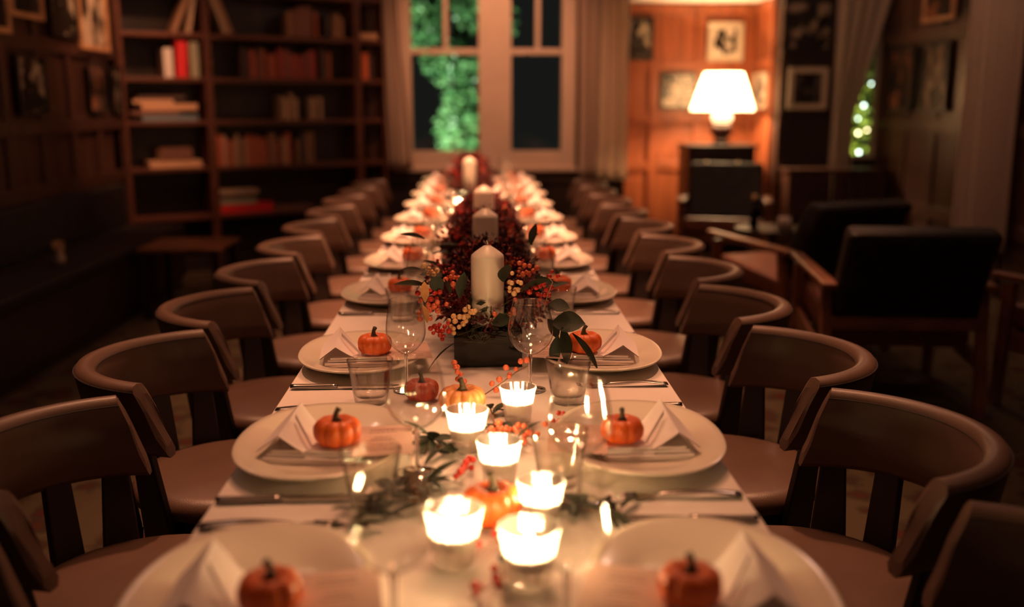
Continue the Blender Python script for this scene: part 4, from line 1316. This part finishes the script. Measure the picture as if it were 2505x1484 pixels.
TY = [2.335, 3.07, 3.79, 5.95, 6.95]
TLAB = ['nearest the garland pumpkins', 'second from the garland pumpkins', 'just before the votive pair', 'just beyond the votive pair', 'at the window end']
CTOP = [0.256, 0.265, 0.275, 0.262, 0.2]
for i, y in enumerate(TY):
    x = 0.019 if i < 3 else -0.055
    t = empty('flower_trough', (x, y, TZ + 0.0004))
    tag(t, 'dark glass trough of red blossom and berries %s' % TLAB[i], 'flower arrangement', 'flower troughs down the table')
    trough_parts(t, 40 + i, i < 2)
    if i == 0:
        # berries and leaves that can be told apart, by photo position on the trough's front plane
        def loc(px, py, yy):
            q = on_y(px, py, yy); return q - Vector((x, y, TZ))
        sp = []
        for px, py, n, s_, kind in [(1155, 770, 13, 0.011, 'berry_cream'), (1055, 725, 9, 0.014, 'berry_red'), (1105, 683, 7, 0.010, 'berry_coral'), (1060, 665, 7, 0.010, 'berry_cream'), (1105, 788, 7, 0.009, 'berry_cream'), (1085, 805, 10, 0.012, 'berry_red'),
                                    (1065, 745, 8, 0.013, 'berry_coral'), (1235, 755, 4, 0.012, 'berry_coral'), (1210, 768, 2, 0.006, 'berry_coral'), (1250, 700, 10, 0.012, 'berry_cream'), (1320, 710, 10, 0.013, 'berry_red'), (1290, 660, 8, 0.012, 'berry_coral'), (1040, 770, 7, 0.012, 'berry_coral'), (1330, 735, 5, 0.009, 'berry_red'), (1070, 820, 6, 0.010, 'berry_red'), (1345, 675, 4, 0.010, 'berry_red')]:
            q = loc(px, py, 2.20 if py > 690 else 2.27)
            sp.append((q.x, q.y, q.z, n, s_ * 0.9, kind))
        berries(t, sp, 3)
        for px, py, yy, ex, ez, me, sc_, roll in [(1232, 690, 2.235, 0.1, 0.6, LEAFR, 1.0, 0.2), (1045, 700, 2.21, -1, 0.25, LEAF, 1.1, 0.6), (1030, 660, 2.30, -1, 0.1, LEAFR, 1.0, 0.3), (1080, 715, 2.2, -0.4, 0.8, LEAFR, 0.9, 1.2), (1100, 720, 2.18, -0.2, 0.9, LEAFR, 0.8, -0.4),
                                                 (1270, 715, 2.2, 0.9, 0.55, LEAF, 1.25, -0.5), (1340, 745, 2.17, 1, -0.1, LEAFR, 1.0, 0.7), (1350, 790, 2.17, 1, 0.05, LEAFR, 1.5, 0.8), (1375, 800, 2.15, 0.2, -1, LEAF, 1.2, 0.2), (1400, 815, 2.15, 0.75, -0.7, LEAFL, 0.95, 0.5), (1365, 820, 2.18, -0.2, -1, LEAF, 1.0, -0.4),
                                                 (1340, 780, 2.2, 0.5, -0.9, LEAFR, 1.0, 0.3), (1120, 835, 2.19, -1, -0.5, LEAFL, 0.9, 0.2), (1205, 790, 2.19, 1, 0.3, LEAFR, 0.9, 0.9), (1125, 730, 2.2, 0.1, 1, LEAF, 1.0, 0.1), (1300, 600, 2.5, 0.1, 1, LEAF, 0.9, 0.1), (1040, 585, 2.6, -1, 0.4, LEAF, 1.0, 0.5), (1290, 595, 2.55, 0.6, 0.6, LEAFR, 0.8, 0.4)]:
            inst('leaf', me, loc(px, py, yy), aim((ex, -0.25, ez), roll), sc_, t)
        inst('leaf', LEAFD, loc(1040, 740, 2.18), aim((0.0, -0.2, 1)), 0.9, t)
        inst('leaf', LEAFD, loc(1045, 790, 2.17), aim((-0.1, -0.2, 1)), 0.8, t)
        # lichen twigs over the trough edge
        rnd = random.Random(6)
        tw = MB()
        for k in range(26):
            q = loc(rnd.uniform(1140, 1290), rnd.uniform(740, 845), 2.195)
            d1 = Vector((rnd.gauss(0, 1), rnd.gauss(0, 0.3), rnd.gauss(0, 0.7))) * 0.016
            d2 = d1 + Vector((rnd.gauss(0, 1), rnd.gauss(0, 0.3), rnd.gauss(0, 0.7))) * 0.012
            tw.tube([q, q + d1, q + d2], [0.0011, 0.0009, 0.0005], 4)
        o = tw.build('lichen_twigs', 'green_leaf', t); o['kind'] = 'stuff'
        MB().tube([loc(1330, 760, 2.17), loc(1340, 720, 2.16), loc(1352, 690, 2.15), loc(1342, 678, 2.15)], 0.0011, 5).build('twig', 'twig', t)
        inst('orange_blossom', BLOSS[2], (0.02, 0.0, 0.0), (0, 0, 0.2), 1.0, t)['kind'] = 'stuff'
    if i == 4:
        continue
    # pillar candle standing in the trough
    pc = empty('pillar_candle', (x + CDL[0], y + CDL[1], TZ + 0.0752))
    tag(pc, 'unlit ivory pillar candle in the flower trough %s' % TLAB[i], 'candle', 'ivory pillar candles')
    H = CTOP[i] - 0.092
    MB().lathe([(0.001, 0), (0.0365, 0), (0.0385, 0.002), (0.039, 0.01), (0.039, H), (0.0375, H + 0.006), (0.030, H + 0.013), (0.019, H + 0.021), (0.009, H + 0.0275), (0.001, H + 0.029)], 40).build('wax_body', 'wax', pc, smooth=True)
    MB().tube([(0, 0, H + 0.027), (0.0008, 0, H + 0.034), (-0.0012, 0, H + 0.040)], 0.0012, 6).build('wick', 'wick', pc)


# ------------------------------------------------------------------ garland on the cloth at the near end
def sprig(label, px_pts, z0, n, kind, seed, name='berry_sprig', lift=0.0):
    rnd = random.Random(seed)
    base = on_z(*px_pts[0], z0)
    t = empty(name, (base.x, base.y, TZ + 0.0004))
    tag(t, label, 'berry sprig', 'berry sprigs of the garland')
    P_ = []
    for j, (a, b_) in enumerate(px_pts):
        q = on_z(a, b_, z0) if not lift else on_y(a, b_, base.y + 0.012 * j)
        P_.append(Vector((q.x, q.y, max(q.z, TZ + 0.004))) - t.location)
    MB().tube(P_, 0.0013, 6).build('twig', 'twig', t, smooth=True)
    for k in range(n):
        u = (k + 0.6) / n * (len(P_) - 1)
        j = min(int(u), len(P_) - 2)
        q = P_[j].lerp(P_[j + 1], u - j)
        off = Vector((rnd.gauss(0, 0.008), rnd.gauss(0, 0.004), abs(rnd.gauss(0, 0.007)) + 0.004))
        inst('berry', BER[kind], q + off, (0, 0, 0), rnd.uniform(0.8, 1.1), t)
    return t


sprig('coral berry sprig leaning on the glass trough above the gourd', [(1145, 965), (1125, 925), (1108, 890)], 0.754, 9, 'berry_coral', 1, lift=1)
sprig('coral berry sprig slanting up beside the votive near the trough', [(1185, 965), (1225, 938), (1262, 910), (1290, 895)], 0.754, 11, 'berry_coral', 2, lift=1)
sprig('heap of coral berries between the two votives', [(1195, 1075), (1230, 1060), (1270, 1060), (1320, 1075)], 0.758, 22, 'berry_coral', 3)
sprig('short berry twig with the heap between the two votives', [(1215, 1045), (1250, 1055), (1300, 1090)], 0.756, 12, 'berry_coral', 7)
sprig('red berry sprig behind the orange garland pumpkin', [(1110, 1180), (1140, 1150), (1160, 1135)], 0.756, 8, 'berry_red', 4)
sprig('red berry sprig before the orange garland pumpkin', [(1180, 1345), (1215, 1325), (1240, 1310)], 0.756, 7, 'berry_red', 5)
sprig('red berry sprig below the orange garland pumpkin at the table end', [(1150, 1465), (1190, 1440), (1240, 1400)], 0.756, 7, 'berry_red', 6)
sprig('small red berry twig beside the wine glass on the lounge chair side', [(1345, 1058), (1362, 1040), (1376, 1026)], 0.756, 6, 'berry_red', 8)


def garland_greens(label, spots, seed):
    rnd = random.Random(seed)
    q0 = on_z(*spots[0], 0.75)
    t = empty('greenery_sprig', (q0.x, q0.y, TZ + 0.0004))
    tag(t, label, 'greenery', 'greenery of the garland')
    st = [on_z(a, b_, 0.756) - t.location for a, b_ in spots]
    MB().tube(st, 0.0014, 6).build('stem', 'twig', t)
    for k in range(len(st) * 6):
        u = rnd.uniform(0, len(st) - 1.001); j = int(u)
        q = st[j].lerp(st[j + 1], u - j)
        d = Vector((rnd.gauss(0, 1), rnd.gauss(0, 1), abs(rnd.gauss(0, 0.25)) + 0.15))
        inst('leaf', rnd.choice([LEAF, LEAFR, LEAFL]), q + Vector((0, 0, 0.002)), aim(d, rnd.uniform(-0.4, 0.4)), rnd.uniform(0.45, 0.75), t)
    return t


garland_greens('dark leafy sprig left of the ribbed votive by the gourd', [(1100, 1110), (1060, 1080), (1015, 1060)], 1)
garland_greens('dark leafy sprig under the coral berry heap', [(1200, 1000), (1215, 1050), (1250, 1100)], 2)
garland_greens('dark leafy sprig left of the orange garland pumpkin', [(1120, 1260), (1040, 1230), (960, 1215)], 3)
garland_greens('dark leafy sprig along the middle of the table end', [(1200, 1480), (1210, 11200), (1230, 1360)], 4)
garland_greens('dark leafy sprig before the plate on the bookcase side', [(930, 1245), (890, 1260), (850, 1290)], 5)
garland_greens('dark leafy sprig between wine glasses on the lounge chair side', [(1380, 1230), (1440, 1248), (1520, 1250)], 6)
garland_greens('dark leafy sprig between the votive and the wine glass stems', [(1050, 1180), (1000, 1190), (950, 1200)], 8)

GP = pumpkin_meshes(0.047, 0.052, 11, 'gourd', pinch=0.16); RPM = pumpkin_meshes(0.036, 0.046, 9, 'pumpkin_red'); BP = pumpkin_meshes(0.044, 0.062, 9, 'pumpkin')
q = on_z(1130, 1018, TZ)
t = assembly('mini_pumpkin', GP, ('rind', 'stem'), (q.x, q.y + 0.035, TZ + 0.002), 0.4, 'pale orange ribbed gourd behind the ribbed votive', 'pumpkin', None, 1.0)
t.rotation_euler = (-0.0, 0, 0.4)
q = on_z(1030, 988, TZ)
assembly('mini_pumpkin', RPM, ('rind', 'stem'), (q.x, q.y + 0.030, TZ + 0.001), 1.0, 'small red pumpkin beside the pale orange gourd', 'pumpkin', None, 1.0)
q = on_z(1205, 1303, TZ)
assembly('mini_pumpkin', BP, ('rind', 'stem'), (q.x, q.y + 0.036, TZ + 0.001), 0.2, 'orange garland pumpkin among the front votives', 'pumpkin', None, 1.0)
